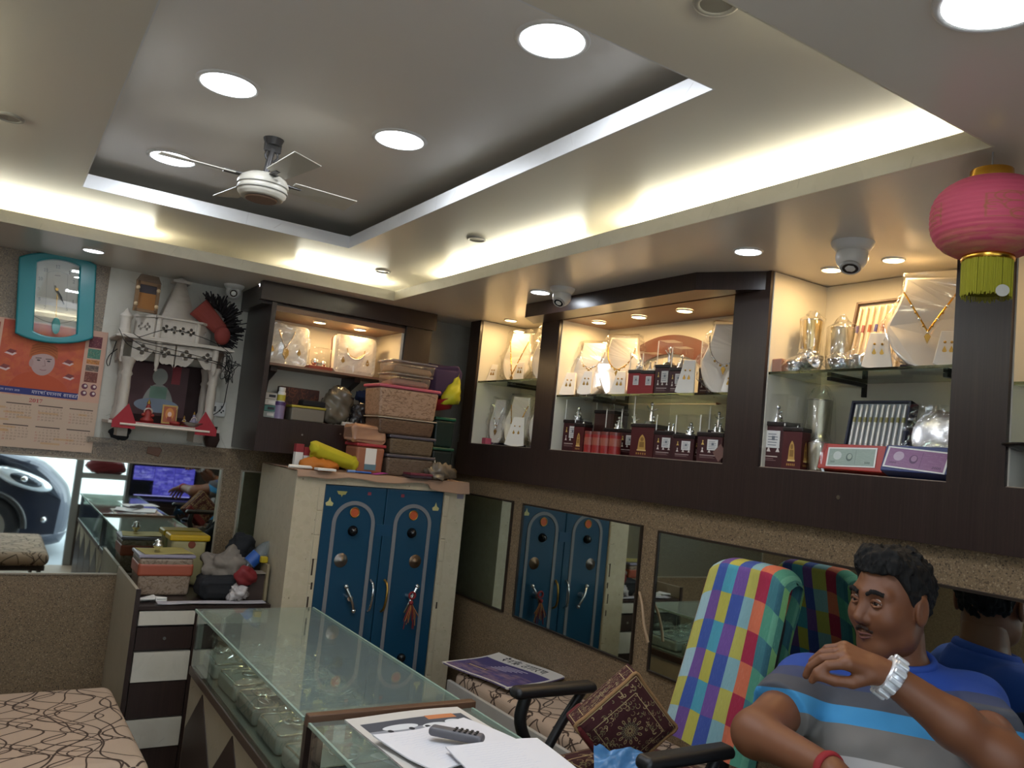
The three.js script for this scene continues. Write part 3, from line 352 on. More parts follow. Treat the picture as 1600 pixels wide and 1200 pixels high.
{ // checked towel: front sheet over the top and down behind, one continuous cloth
  const t = thing('checked_towel', 'multicoloured checked cotton towel draped over the chair back', 'towel', [1.72, 0.73, -1.57], -Math.PI / 2);
  const nu = 44, nv = 70, H1 = 0.47, front = 0.55, tot = 1.0, pos = [], uv = [], idx = [];
  const ln = 0.26;
  for (let j = 0; j <= nv; j++) for (let i = 0; i <= nu; i++) {
    const u = i / nu, s = j / nv * tot; // s: cloth length from front hem
    const half = 0.158 - 0.022 * Math.min(1, s / front); let x = (u - 0.5) * 2 * half, y, z;
    const R = 0.035, top = H1 - 0.0;
    // rounded upper corners: height limit depends on x
    const ex = Math.max(0, Math.abs(x) - 0.07) / 0.075, drop = 0.075 * (1 - Math.sqrt(Math.max(0, 1 - Math.min(1, ex) ** 2)));
    const L = top - drop; const f = s / front;
    if (s < front - R * 1.6) { y = 0.0 + f * L / (1 - R * 1.6 / front); y = Math.min(y, L); z = 0.034; } else if (s < front + R * 1.6) { const a = (s - (front - R * 1.6)) / (R * 3.2) * Math.PI; y = L + 0.022 * Math.sin(a); z = 0.034 * Math.cos(a) - 0.012 * (1 - Math.cos(a)); } else { const k = (s - front - R * 1.6); y = L - k * (L / (tot - front)) * 0.72; z = -0.058 - 0.012 * k; }
    z += 0.004 * Math.sin(u * 17 + s * 3) + 0.003 * noise(u * 6, s * 9, 1);
    if (Math.abs(u - 0.5) > 0.44 && s < front) z -= 0.028 * ((Math.abs(u - 0.5) - 0.44) / 0.06) ** 1.5;
    z -= Math.tan(ln) * y; pos.push(x, y, z); uv.push(u, 1 - s / tot * 1.0);
  }
  for (let j = 0; j < nv; j++) for (let i = 0; i < nu; i++) { const a = j * (nu + 1) + i, b = a + 1, c = a + nu + 1, d = c + 1; idx.push(a, b, c, b, d, c); }
  const g = new THREE.BufferGeometry(); g.setAttribute('position', new THREE.Float32BufferAttribute(pos, 3)); g.setAttribute('uv', new THREE.Float32BufferAttribute(uv, 2)); g.setIndex(idx); g.computeVertexNormals();
  mesh('cloth', g, mat(0xffffff, 0.9, 0, { map: tTowel, side: THREE.DoubleSide }), t);
}
{ const fk = mat(0xffffff, 0.9, 0, { map: tKilim }), side = mat(0x5c1216, 0.85);
  const t = thing('kilim_cushion', 'square maroon patterned cushion tipped on its corner against the armrest', 'cushion', [1.40, 0.828, -1.56]);
  t.quaternion.copy(camera.quaternion).multiply(new THREE.Quaternion().setFromEuler(new THREE.Euler(0.1, 0.28, 0.62)));
  const pl = (w, d) => warp(new THREE.BoxGeometry(w, w, d, 14, 14, 4), (v) => { const e = Math.max(Math.abs(v.x), Math.abs(v.y)) / (w / 2); v.z *= 1 - 0.45 * e ** 4; });
  mesh('cover', pl(0.195, 0.09), fk, t); mesh('side_band', tri([bx(0.05, 0.18, 0.085, -0.0765, 0, -0.01, 0.01)], 1), side, t);
  mesh('tassel_braid', squareLoop(0.096, 0, 0.096, 0.0045).rotateX(Math.PI / 2).translate(0, 0, 0.026), mat(0x8d6a45, 0.9), t);
  const p2 = thing('kilim_pad', 'flat maroon patterned seat pad on the office chair', 'cushion', [1.47, 0.638, -1.55], 0.15); mesh('cover', warp(pl(0.4, 0.09).rotateX(-Math.PI / 2), (v) => { v.y += 0.03; }), fk, p2); }
{ const o = mesh('plastic_bag', rough(new THREE.PlaneGeometry(0.14, 0.1, 16, 12).rotateX(-1.1).rotateY(-0.5).translate(1.30, 0.775, -1.43), 0.012, 20), mat(0x4f7fae, 0.25, 0, { side: THREE.DoubleSide })); tag(o, 'crumpled light blue plastic bag below the maroon cushion', 'bag'); }
// ---------------------------------------------------------------- papers
{ const o = mesh('newspaper', solidSheet(0.40, 0.30, 24, 18, 0.006, (v) => { v.y += 0.012 * Math.max(0, -v.z / 0.15) ** 2 + 0.004 * Math.sin(v.x * 12); }), mat(0xffffff, 0.85, 0, { map: tNews1 })); o.position.set(1.825, 0.603, -2.755); o.rotation.y = -1.42; tag(o, 'folded colour newspaper lying on the patterned bench cushion', 'newspaper'); }
{ const o = mesh('newspaper', solidSheet(0.31, 0.4, 20, 24, 0.004, (v) => { v.y += 0.005 * Math.sin(v.x * 14 + 1) * (0.3 + Math.abs(v.z)); }), mat(0xffffff, 0.85, 0, { map: tNews2 })); o.position.set(0.955, YC + 0.004, -1.655); o.rotation.y = 0.03; tag(o, 'newspaper with car advertisement lying on the near glass counter', 'newspaper'); }
{ const o = mesh('paper_sheet', solidSheet(0.27, 0.22, 24, 20, 0.003, (v) => { v.y += 0.01 * (0.5 + 0.5 * Math.sin(v.x * 9 + v.z * 11)) + 0.02 * Math.max(0, (-v.z - v.x) * 3 - 0.35); }), mat(0xffffff, 0.8, 0, { map: tPaper })); o.position.set(0.95, YC + 0.012, -1.61); o.rotation.y = 0.22; tag(o, 'crumpled white sheet under the remote control', 'paper'); }
{ const o = mesh('paper_sheet', solidSheet(0.22, 0.2, 20, 20, 0.003, (v) => { v.y += 0.008 * (0.5 + 0.5 * Math.sin(v.x * 14 - v.z * 8)); }), mat(0xffffff, 0.8, 0, { map: tPaper })); o.position.set(1.0, YC + 0.03, -1.44); o.rotation.y = -0.12; tag(o, 'white handwritten sheet nearest the picture bottom on the counter', 'paper'); }
{ const t = thing('remote_control', 'grey remote control lying on the white papers', 'remote', [0.955, YC + 0.025, -1.60], 0.75); mesh('body', warp(new RoundedBoxGeometry(0.034, 0.02, 0.125, 4, 0.009).translate(0, 0.012, 0), (v) => { v.x *= 1 + 1.2 * v.z; }), mat(0x5d5b60, 0.45), t); for (let i = 0; i < 5; i++) for (let j = 0; j < 3; j++) mesh('button', bx(0.006, 0.003, 0.006, (j - 1) * 0.009, 0.023, 0.045 - i * 0.012, 0.001), M.black, t); }

// ---------------------------------------------------------------- things in the right-hand display cabinet (they face the room, local +z)
const IN = -Math.PI / 2, satin = mat(0xe2ddd4, 0.6), velvetD = mat(0x2c2233, 0.8), beadS = M.silver;
function shapeOf(pts) { const s = new THREE.Shape(); s.moveTo(...pts[0]); for (let i = 1; i < pts.length; i++) { const p = pts[i]; p.length === 2 ? s.lineTo(...p) : s.bezierCurveTo(...p); } return s; }
const bend = (g, k, lean, up = 0) => warp(g, (v) => { v.z -= k * v.x * v.x; v.z -= v.y * lean; v.y += up; });
function bustShape(w, h) { const a = w / 2, n = w * 0.29; return shapeOf([[-n, h], [n, h], [n * 1.05, h * 0.8, a * 0.75, h * 0.66, a * 0.96, h * 0.5], [a * 1.05, h * 0.3, a * 0.55, 0, 0, 0], [-a * 0.55, 0, -a * 1.05, h * 0.3, -a * 0.96, h * 0.5], [-a * 0.75, h * 0.66, -n * 1.05, h * 0.8, -n, h]]); }
function bust(label, z, y, w, h, o = {}) {
  const t = thing('necklace_bust', label, 'necklace stand', [o.x ?? 2.09, y, z], IN + (o.turn ?? 0.5), o.group || 'necklace stands in the display cabinet'), k = 3.4, lean = o.lean ?? 0.22;
  mesh('form', bend(extShape(bustShape(w, h), 0.022, 0.006), k, lean, 0.008), o.m || satin, t);
  mesh('stand', bend(bx(w * 0.62, 0.012, 0.06, 0, 0.006, 0.0, 0.004), 2, 0), velvetD, t);
  const zf = (x, yy) => 0.0285 - k * x * x - (yy - 0.0) * lean + 0.004, dp = o.deep ?? 0.32, yt = h * 0.84, n = w * 0.24, c = [];
  for (let i = 0; i <= 24; i++) { const u = i / 12 - 1, x = u * n * 1.35 * (o.spread ?? 1), yy = yt - (yt - h * dp) * (o.vee ? 1 - Math.abs(u) : Math.sqrt(Math.max(0, 1 - u * u)) * 0.9 + 0.1 * (1 - Math.abs(u))); c.push([x, yy + 0.008, zf(x, yy) + 0.003]); }
  const nk = mesh('necklace', tube(c, 0.0026, 48, 6), o.gold ? M.gold : beadS, t);
  for (let i = 4; i <= 20; i += 2) mesh('bead', sp(rr(0.003, 0.0046), c[i][0], c[i][1] - 0.004, c[i][2] + 0.002, 8, 6), i % 4 ? M.brass : beadS, nk);
  mesh('pendant', ext([[0, 0.012], [0.007, 0], [0, -0.018], [-0.007, 0]], 0.003, 0.001).translate(c[12][0], c[12][1] - 0.014, c[12][2]), M.brass, nk);
  if (o.film !== false) mesh('polythene_wrap', rough(bend(extShape(bustShape(w * 1.08, h * 1.05), 0.05, 0.008), k, lean, 0.004).translate(0, 0, -0.012), 0.005, 38, z * 13), M.film, t);
  return t;
}
function tile(label, z, y, w, h, x = 2.05, turn = 0) { // earring stand
  const t = thing('earring_stand', label, 'earring stand', [x, y, z], IN + turn + 0.45, 'white earring stands'); mesh('card', bend(extShape(shapeOf([[-w * 0.28, h], [w * 0.28, h], [w / 2, 0.004], [w * 0.2, -0.004, -w * 0.2, -0.004, -w / 2, 0.004]]), 0.007, 0.002), 0.5, 0.3, 0.004), satin, t);
  for (const s of [-1, 1]) mesh('earring', [sp(0.0035, s * w * 0.13, h * 0.72, 0.012 - h * 0.72 * 0.3, 8, 6), ext([[0, 0.01], [0.0055, -0.004], [0, -0.012], [-0.0055, -0.004]], 0.002).translate(s * w * 0.13, h * 0.5, 0.010 - h * 0.5 * 0.3)], M.brass, t); return t; }
// printed cartons of the idol boxes
const figs = (x, px, py, s, c) => { x.fillStyle = c; x.beginPath(); x.arc(px, py - s * 0.7, s * 0.22, 0, 7); x.fill(); x.beginPath(); x.moveTo(px, py - s * 0.6); x.lineTo(px + s * 0.38, py + s * 0.3); x.lineTo(px - s * 0.38, py + s * 0.3); x.fill(); x.fillRect(px - s * 0.45, py + s * 0.3, s * 0.9, s * 0.14); };
const throne = (x, px, py, s) => { x.fillStyle = '#b98f4a'; x.beginPath(); x.moveTo(px - s * 0.5, py); x.lineTo(px - s * 0.42, py - s * 0.7); x.quadraticCurveTo(px - s * 0.4, py - s * 1.3, px, py - s * 1.55); x.quadraticCurveTo(px + s * 0.4, py - s * 1.3, px + s * 0.42, py - s * 0.7); x.lineTo(px + s * 0.5, py); x.fill(); x.fillStyle = '#8a6430'; x.beginPath(); x.arc(px, py - s * 1.1, s * 0.2, 0, 7); x.fill(); x.fillRect(px - s * 0.28, py - s * 0.85, s * 0.56, s * 0.5); x.fillStyle = '#d8b878'; x.fillRect(px - s * 0.55, py - s * 0.12, s * 1.1, s * 0.12); };
const carton = (bg, kind) => canvas(256, 256, (x, w, h) => { x.fillStyle = bg; x.fillRect(0, 0, w, h); if (kind === 1) { for (let j = 0; j < 2; j++) for (let i = 0; i < 3; i++) figs(x, 55 + i * 72, 70 + j * 75, 34, j + i === 0 || (i === 2 && j === 0) ? '#cfae5c' : '#d8cfc8'); x.fillStyle = '#c9b9b0'; x.fillRect(30, 186, 170, 6); x.globalAlpha = 0.6; x.fillRect(30, 202, 140, 3); x.fillRect(30, 212, 160, 3); } if (kind === 2) { throne(x, 128, 205, 92); x.fillStyle = '#a8793c'; for (let i = 0; i < 5; i++) x.fillRect(70 + i * 24, 220, 14, 16); } if (kind === 0) { x.globalAlpha = 0.5; x.strokeStyle = '#d86a62'; x.strokeRect(20, 170, 216, 60); } });
const CART = { maroon: mat(0xffffff, 0.4, 0, { map: carton('#3a1116', 1) }), gold: mat(0xffffff, 0.4, 0, { map: carton('#4a1014', 2) }), red: mat(0xffffff, 0.4, 0, { map: carton('#8d1c24', 0) }), brown: mat(0x3c1a14, 0.4) };
const sticker = mat(0xffffff, 0.6, 0, { map: canvas(64, 64, (x) => { x.fillStyle = '#d0cdc9'; x.fillRect(0, 0, 64, 64); x.fillStyle = '#6a6d74'; for (let i = 0; i < 5; i++) x.fillRect(8, 12 + i * 10, rr(24, 46), 3); x.fillRect(26, 20, 14, 16); }) });
const idolGeo = [() => [sp(0.009, 0, 0.052, 0, 10, 8), cy(0.004, 0.012, 0.03, 0, 0.03, 0, 10), cy(0.018, 0.02, 0.008, 0, 0.012, 0, 14), cy(0.024, 0.026, 0.008, 0, 0.004, 0, 16), sp(0.009, 0.013, 0.018, 0.004, 8, 6), sp(0.009, -0.013, 0.018, 0.004, 8, 6), sp(0.005, 0.012, 0.036, 0, 8, 6), sp(0.005, -0.012, 0.036, 0, 8, 6)],
  () => [sp(0.007, 0, 0.066, 0, 10, 8), cy(0.003, 0.008, 0.05, 0, 0.036, 0, 10), tube([[-0.02, 0.06, 0], [0, 0.045, 0.004], [0.022, 0.05, 0]], 0.0028, 10, 5), tube([[0.004, 0.02, 0], [0.016, 0.025, 0.004], [0.012, 0.012, 0.002]], 0.003, 10, 5), cy(0.02, 0.024, 0.01, 0, 0.005, 0, 14)],
  () => [sp(0.007, -0.014, 0.045, 0, 10, 8), cy(0.003, 0.011, 0.036, -0.014, 0.022, 0, 10), sp(0.007, 0.014, 0.042, 0, 10, 8), cy(0.003, 0.011, 0.034, 0.014, 0.02, 0, 10), bx(0.06, 0.008, 0.03, 0, 0.004, 0)]];
function idolBox(label, z, y, w, bh, ch, kind, o = {}) {
  const d = o.d ?? w * 0.9, t = thing('idol_gift_box', label, 'gift box', [o.x ?? 2.07, y, z], IN + (o.turn ?? 0.2), 'boxed silver idols');
  mesh('carton', bx(w, bh, d, 0, bh / 2, 0), CART[kind], t);
  mesh('plinth', bx(w * 1.08, 0.014, d * 1.08, 0, bh + 0.007, 0, 0.003), mat(0x1d1212, 0.3), t);
  const c = mesh('clear_case', bx(w * 0.94, ch, d * 0.94, 0, bh + 0.014 + ch / 2, 0), M.acrylic, t);
  mesh('case_edge', tube([[-w * 0.46, bh + 0.016, d * 0.47], [-w * 0.46, bh + 0.012 + ch, d * 0.47]], 0.0022, 4, 5), mat(0xe9e6e0, 0.4), t);
  const s = Math.min(ch * 0.8 / 0.075, w / 0.055); mesh('silver_idol', join(idolGeo[(o.idol ?? 0) % 3]()).clone().scale(s, s, s).translate(0.0, bh + 0.0145, 0), M.silver, t);
  if (o.label !== false) mesh('price_label', bx(w * 0.42, bh * 0.42, 0.001, w * 0.12, bh * 0.68, d / 2 + 0.0007), sticker, t);
  return t;
}
const wrapG = (g, a, f, s) => rough(g, a, f, s);
// narrow bay
bust('wrapped necklace stand with long chain on the upper shelf of the narrow bay', -3.30, 1.797, 0.155, 0.235, { vee: true, deep: 0.12, gold: true });
bust('half hidden necklace stand beside the pillar on the narrow bay upper shelf', -3.05, 1.797, 0.15, 0.24, { vee: true, deep: 0.15 });
tile('small earring stand at the left end of the narrow upper shelf', -3.43, 1.797, 0.05, 0.085, 2.04);
tile('small earring stand between the two narrow bay necklaces', -3.17, 1.797, 0.05, 0.085, 2.03);
tile('small earring stand beside the pillar on the narrow upper shelf', -2.985, 1.797, 0.045, 0.08, 2.03);
bust('slim upright pendant stand on the lower shelf of the narrow bay', -3.40, 1.493, 0.085, 0.21, { vee: true, deep: 0.35, lean: 0.1 });
bust('wrapped necklace stand in the middle of the narrow lower shelf', -3.24, 1.493, 0.14, 0.225, { vee: true, deep: 0.1, gold: true });
bust('wrapped necklace stand at the right of the narrow lower shelf', -3.03, 1.493, 0.13, 0.225, { vee: true, deep: 0.2 });
tile('tilted wrapped earring card at the edge of the narrow lower shelf', -3.135, 1.493, 0.09, 0.13, 2.02, 0.2);
{ const o = mesh('ring_box', bx(0.035, 0.03, 0.035, 2.03, 1.508, -3.40, 0.004), mat(0xc0566a, 0.6)); tag(o, 'tiny pink ring box on the narrow lower shelf', 'box'); }
// arched bay, upper shelf
bust('wide white necklace bust at the left of the arched bay', -2.715, 1.722, 0.17, 0.225, { deep: 0.52 });
bust('white necklace bust next to the arch under shiny polythene', -2.53, 1.722, 0.18, 0.235, { deep: 0.44, gold: true });
bust('tall white bust with heavy silver necklace beside the dark pillar', -1.965, 1.722, 0.175, 0.245, { deep: 0.4, spread: 1.15 });
tile('earring stand at the left end of the arched bay', -2.765, 1.722, 0.07, 0.095, 2.02); tile('earring stand between the two white necklace busts', -2.62, 1.722, 0.06, 0.095, 2.0); tile('earring stand right of the second white bust', -2.435, 1.722, 0.06, 0.09, 2.02);
tile('wrapped earring stand left of the tall silver necklace bust', -2.075, 1.722, 0.065, 0.12, 2.02); tile('earring stand squeezed against the dark pillar', -1.87, 1.722, 0.05, 0.07, 2.02);
idolBox('bright red idol box at the left of the upper arched shelf', -2.365, 1.722, 0.062, 0.085, 0.07, 'red', { x: 2.06 }); idolBox('second bright red idol box on the upper arched shelf', -2.295, 1.722, 0.06, 0.08, 0.068, 'red', { x: 2.06, idol: 2 });
idolBox('tallest dark idol box in the middle of the arched shelf', -2.218, 1.722, 0.07, 0.1, 0.09, 'maroon', { x: 2.07, idol: 1 }); idolBox('dark idol box right of the tallest one', -2.14, 1.722, 0.06, 0.085, 0.075, 'maroon', { x: 2.06 }); idolBox('maroon idol box with angel figure on the upper arched shelf', -2.06, 1.722, 0.066, 0.09, 0.1, 'maroon', { x: 2.13, idol: 1 });
// arched bay, lower shelf
idolBox('dark idol box with printed figurines at the far left of the lower shelf', -2.725, 1.493, 0.085, 0.115, 0.085, 'maroon', { x: 2.06, idol: 0 });
idolBox('idol box stacked high at the back left of the lower shelf', -2.62, 1.493, 0.1, 0.165, 0.06, 'brown', { x: 2.15, idol: 2, label: false });
idolBox('maroon box with gold throne print near the left of the lower shelf', -2.645, 1.493, 0.055, 0.1, 0.02, 'gold', { x: 2.03, label: false });
idolBox('idol box with slanted case behind the red cylinders', -2.53, 1.493, 0.085, 0.09, 0.08, 'maroon', { x: 2.12, idol: 0 }); idolBox('second idol box behind the red cylinders', -2.435, 1.493, 0.085, 0.09, 0.08, 'maroon', { x: 2.12, idol: 1 });
idolBox('tall idol box in the middle of the lower arched shelf', -2.31, 1.493, 0.105, 0.11, 0.11, 'gold', { x: 2.09, idol: 1, label: false });
idolBox('low idol box with labelled carton right of the tall one', -2.19, 1.493, 0.085, 0.085, 0.06, 'maroon', { x: 2.08, idol: 2 }); idolBox('idol box with large price label in the right half', -2.08, 1.493, 0.085, 0.075, 0.07, 'maroon', { x: 2.07, idol: 0 });
idolBox('idol box with tall narrow case and gold throne print', -2.01, 1.493, 0.05, 0.1, 0.085, 'gold', { x: 2.13, label: false, idol: 1 }); idolBox('widest idol box near the right end of the lower shelf', -1.945, 1.493, 0.095, 0.085, 0.06, 'maroon', { x: 2.06, idol: 2 }); idolBox('idol box at the right end against the pillar', -1.875, 1.493, 0.06, 0.075, 0.11, 'brown', { x: 2.1, idol: 1, label: false });
for (let i = 0; i < 4; i++) { const t = thing('red_canister', ['first red canister from the left on the lower arched shelf', 'second red canister from the left on the lower arched shelf', 'third red canister from the left on the lower arched shelf', 'fourth red canister, next to the tall gold-print box'][i], 'canister', [2.015, 1.493, -2.575 + i * 0.052], 0, 'red canisters'); mesh('body', cy(0.023, 0.023, 0.072, 0, 0.036, 0, 20), mat(0x9a2a28, 0.35), t); mesh('lid', cy(0.0235, 0.0235, 0.012, 0, 0.078, 0, 20), mat(0x7a4038, 0.3), t); mesh('band', cy(0.0234, 0.0234, 0.03, 0, 0.045, 0, 20), mat(0xa05a4a, 0.3), t); }
{ const t = thing('hanging_tag', 'brown diamond card leaning at the right of the lower shelf', 'tag', [1.995, 1.493, -1.868], IN); mesh('card', bx(0.042, 0.042, 0.002, 0, 0, 0).rotateZ(0.785).rotateX(-0.1).translate(0, 0.032, 0), mat(0x6a4a42, 0.6), t); }
// right bay, upper shelf
function tumbler(label, x, y, z, h, r, m, film = true) { const t = thing('wrapped_tumbler', label, 'tumbler', [x, y, z], rr(0, 3), 'wrapped metal tumblers'); mesh('cup', lathe([[0, 0.003], [r * 0.78, 0.0], [r * 0.8, 0.006], [r * 0.95, h * 0.6], [r * 1.02, h], [r * 0.96, h], [r * 0.74, 0.008], [0, 0.008]], 24), m, t); mesh('rim_ring', new THREE.TorusGeometry(r, 0.002, 6, 28).rotateX(Math.PI / 2).translate(0, h, 0), M.chrome, t); if (film) mesh('polythene_wrap', rough(lathe([[r * 1.05, 0.002], [r * 1.2, h * 0.5], [r * 1.15, h * 1.02], [r * 0.5, h * 1.15], [0.004, h * 1.22]], 22), 0.006, 40, z * 20), M.film, t); return t; }
const goldS = mat(0xc9b27a, 0.3, 0.9);
tumbler('tallest wrapped gold tumbler stacked at the left of the pen box', 2.10, 1.847, -1.625, 0.11, 0.028, goldS); { const t = thing('wrapped_bowl', 'silver bowl under the tallest gold tumbler', 'bowl', [2.10, 1.783, -1.625], 0); mesh('bowl', lathe([[0, 0], [0.02, 0], [0.034, 0.03], [0.04, 0.062], [0.038, 0.062], [0.03, 0.03], [0.012, 0.006], [0, 0.006]], 24), M.silver, t); }
tumbler('shorter wrapped grey tumbler beside the pen box', 2.14, 1.783, -1.545, 0.15, 0.034, mat(0xa8a18c, 0.35, 0.7));
for (const [l, x, z, r, h, a] of [['wrapped silver bowl lying on its side near the shelf front', 2.03, -1.575, 0.03, 0.035, 1.2], ['small silver bowl at the front of the right upper shelf', 2.02, -1.615, 0.026, 0.03, 0], ['wrapped silver bowl stack left of the white bust', 2.04, -1.475, 0.034, 0.035, 0], ['wrapped silver cup behind the bowl stack', 2.08, -1.44, 0.032, 0.05, 0]]) { const t = thing('wrapped_bowl', l, 'bowl', [x, 1.783, z], 0, 'wrapped silver bowls'); const tx = (g) => (a ? g.rotateX(a).translate(0, r * 0.95, -0.02) : g); mesh('bowl', tx(lathe([[0, 0], [r * 0.6, 0], [r * 0.9, h * 0.5], [r, h], [r * 0.96, h], [r * 0.8, h * 0.5], [r * 0.5, 0.004], [0, 0.004]], 24)), M.silver, t); mesh('rim_ring', tx(new THREE.TorusGeometry(r, 0.002, 6, 28).rotateX(Math.PI / 2).translate(0, h, 0)), M.chrome, t); mesh('polythene_wrap', tx(rough(lathe([[r * 1.1, 0.002], [r * 1.25, h * 0.5], [r * 1.1, h * 1.1], [r * 0.4, h * 1.35], [0.003, h * 1.4]], 20), 0.005, 45, x * 31 + z * 7)), M.film, t); }
{ const o = mesh('ring_box', bx(0.04, 0.042, 0.04, 2.02, 1.805, -1.67, 0.004), mat(0x9a6f5c, 0.6)); tag(o, 'small brown ring box at the left end of the right upper shelf', 'box'); }
function penBox(label, x, y, z, w, h, lean, dark, n, turn = 0) { const t = thing('pen_box', label, 'pen set', [x, y, z], IN + turn); const L = (g) => g.rotateX(-lean); const rim = dark ? mat(0x23253a, 0.5) : mat(0x5c4a40, 0.5);
  mesh('tray', L(bx(w - 0.008, h - 0.008, 0.01, 0, h / 2, 0.006)), mat(dark ? 0x9aa0a4 : 0xc9b9a4, 0.6), t); mesh('back_shell', L(bx(w, h, 0.02, 0, h / 2, -0.01, 0.003)), rim, t);
  for (const [a, b, c, d] of [[w, 0.006, 0, 0.003], [w, 0.006, 0, h - 0.003], [0.006, h, -w / 2 + 0.003, h / 2], [0.006, h, w / 2 - 0.003, h / 2]]) mesh('rim_bar', L(bx(a, b, 0.022, c, d, 0.011)), rim, t);
  for (let i = 0; i < n; i++) { const px = -w / 2 + 0.016 + i * (w - 0.032) / (n - 1), p = mesh('pen', L(new THREE.CylinderGeometry(0.0042, 0.0042, h * 0.84, 10).translate(px, h / 2, 0.0165)), mat(dark ? 0xd2d0c8 : 0xe0d0b4, 0.25, dark ? 0.2 : 0.1), t); mesh('pen_band', L(new THREE.CylinderGeometry(0.0046, 0.0046, h * 0.1, 10).translate(px, h * (0.62), 0.0165)), dark ? mat(0x8a8450, 0.4) : mat([0x4a4a8a, 0x8a4a4a, 0x9a5a3a][i % 3], 0.5), p); mesh('pen_tip', L(new THREE.ConeGeometry(0.0045, h * 0.07, 10).rotateX(Math.PI).translate(px, h * 0.1, 0.0165)), M.brass, p); } return t; }
penBox('open pen set box with beige tray on the upper shelf', 2.14, 1.783, -1.425, 0.2, 0.235, 0.22, false, 9);
bust('large white bust with gold pendant chain beside the lantern', -1.235, 1.783, 0.2, 0.25, { vee: true, deep: 0.38, gold: true, x: 2.07 });
tile('wrapped earring stand left of the large gold pendant bust', -1.345, 1.783, 0.075, 0.1, 2.02, 0.1); tile('earring stand right of the large gold pendant bust', -1.15, 1.783, 0.06, 0.09, 2.02);
// right bay, lower shelf
idolBox('maroon idol box with gold figurine print at the left of the right bay', -1.685, 1.493, 0.105, 0.125, 0.085, 'maroon', { x: 2.04, idol: 0, d: 0.08 }); idolBox('maroon carton with large gold throne print beside it', -1.6, 1.493, 0.06, 0.11, 0.012, 'gold', { x: 2.03, label: false });
tumbler('tall wrapped steel flask behind the maroon carton', 2.15, 1.493, -1.615, 0.22, 0.036, mat(0xb5b09c, 0.35, 0.8)); tumbler('small wrapped steel tumbler left of the red note box', 2.06, 1.493, -1.545, 0.085, 0.028, mat(0xb5b09c, 0.35, 0.8));
penBox('dark pen set box with white pens standing on the red box', 2.13, 1.56, -1.405, 0.185, 0.15, 0.2, true, 10);
const note = (bg, fg, num, dark) => canvas(512, 224, (x, w, h) => { x.fillStyle = '#dcdcd8'; x.fillRect(0, 0, w, h); x.fillStyle = bg; x.fillRect(16, 14, w - 32, h - 28); for (let i = 0; i < 500; i++) { x.globalAlpha = 0.12; x.fillStyle = rnd() < 0.5 ? fg : '#ffffff'; x.fillRect(16 + rnd() * (w - 50), 14 + rnd() * (h - 34), rr(4, 40), 2); } x.globalAlpha = 0.85; x.fillStyle = dark; x.beginPath(); x.ellipse(238, 112, 34, 46, 0, 0, 7); x.fill(); x.fillStyle = fg; x.beginPath(); x.ellipse(240, 104, 24, 32, 0, 0, 7); x.fill(); x.fillStyle = dark; x.font = 'bold 34px sans-serif'; x.fillText(num, 400, 186); x.fillText('₹' , 370, 186); x.font = 'bold 30px serif'; x.fillText(num, 40, 180); x.globalAlpha = 0.5; x.fillRect(300, 30, 4, 164); x.fillStyle = '#e6e6e6'; x.beginPath(); x.ellipse(110, 95, 44, 50, 0, 0, 7); x.fill(); });
const tN500 = note('#8c9c90', '#a9b3a4', '500', '#3c4f48'), tN2000 = note('#8a5f86', '#b08aa8', '2000', '#4c2a50');
{ const t = thing('note_gift_box', 'red gift box showing a framed green five hundred rupee note', 'gift box', [2.06, 1.493, -1.425], IN); mesh('box', bx(0.205, 0.075, 0.05, 0, 0.0375, 0, 0.003).rotateX(-0.2).translate(0, 0.005, 0), mat(0xa83228, 0.35), t); mesh('note', bx(0.155, 0.056, 0.001, 0.004, 0.037, 0.0262).rotateX(-0.2).rotateZ(0.03).translate(0, 0.005, 0), mat(0xffffff, 0.3, 0, { map: tN500 }), t); }
{ const t = thing('note_gift_box', 'blue gift box showing a framed purple two thousand rupee note', 'gift box', [2.045, 1.493, -1.225], IN); mesh('box', bx(0.19, 0.075, 0.05, 0, 0.0375, 0, 0.003).rotateX(-0.35).translate(0, 0.008, 0), mat(0x2e3a6d, 0.35), t); mesh('note', bx(0.17, 0.06, 0.001, -0.004, 0.035, 0.0262).rotateX(-0.35).rotateZ(-0.06).translate(0, 0.008, 0), mat(0xffffff, 0.3, 0, { map: tN2000 }), t); }
function plate(label, z, r) { const t = thing('wrapped_plate', label, 'plate', [2.15, 1.493, z], IN, 'wrapped silver plates'); const P = (g) => g.rotateX(Math.PI / 2 - 0.2).translate(0, r * 1.0 + 0.055, 0); mesh('plate', P(lathe([[0, 0], [r * 0.7, 0.002], [r, 0.014], [r, 0.017], [r * 0.7, 0.006], [0, 0.004]], 32)), M.silver, t); mesh('stand', bx(r * 1.2, 0.06, 0.06, 0, 0.03, -0.005), mat(0x2a2c40, 0.6), t); mesh('polythene_wrap', rough(new THREE.PlaneGeometry(r * 2.5, r * 2.3, 20, 20).rotateX(-0.2).translate(0, r + 0.06, 0.026), 0.008, 35, z * 11), M.film, t); }
plate('wrapped round silver plate behind the blue note box', -1.235, 0.068); plate('partly hidden wrapped silver plate against the right pillar', -1.14, 0.055);
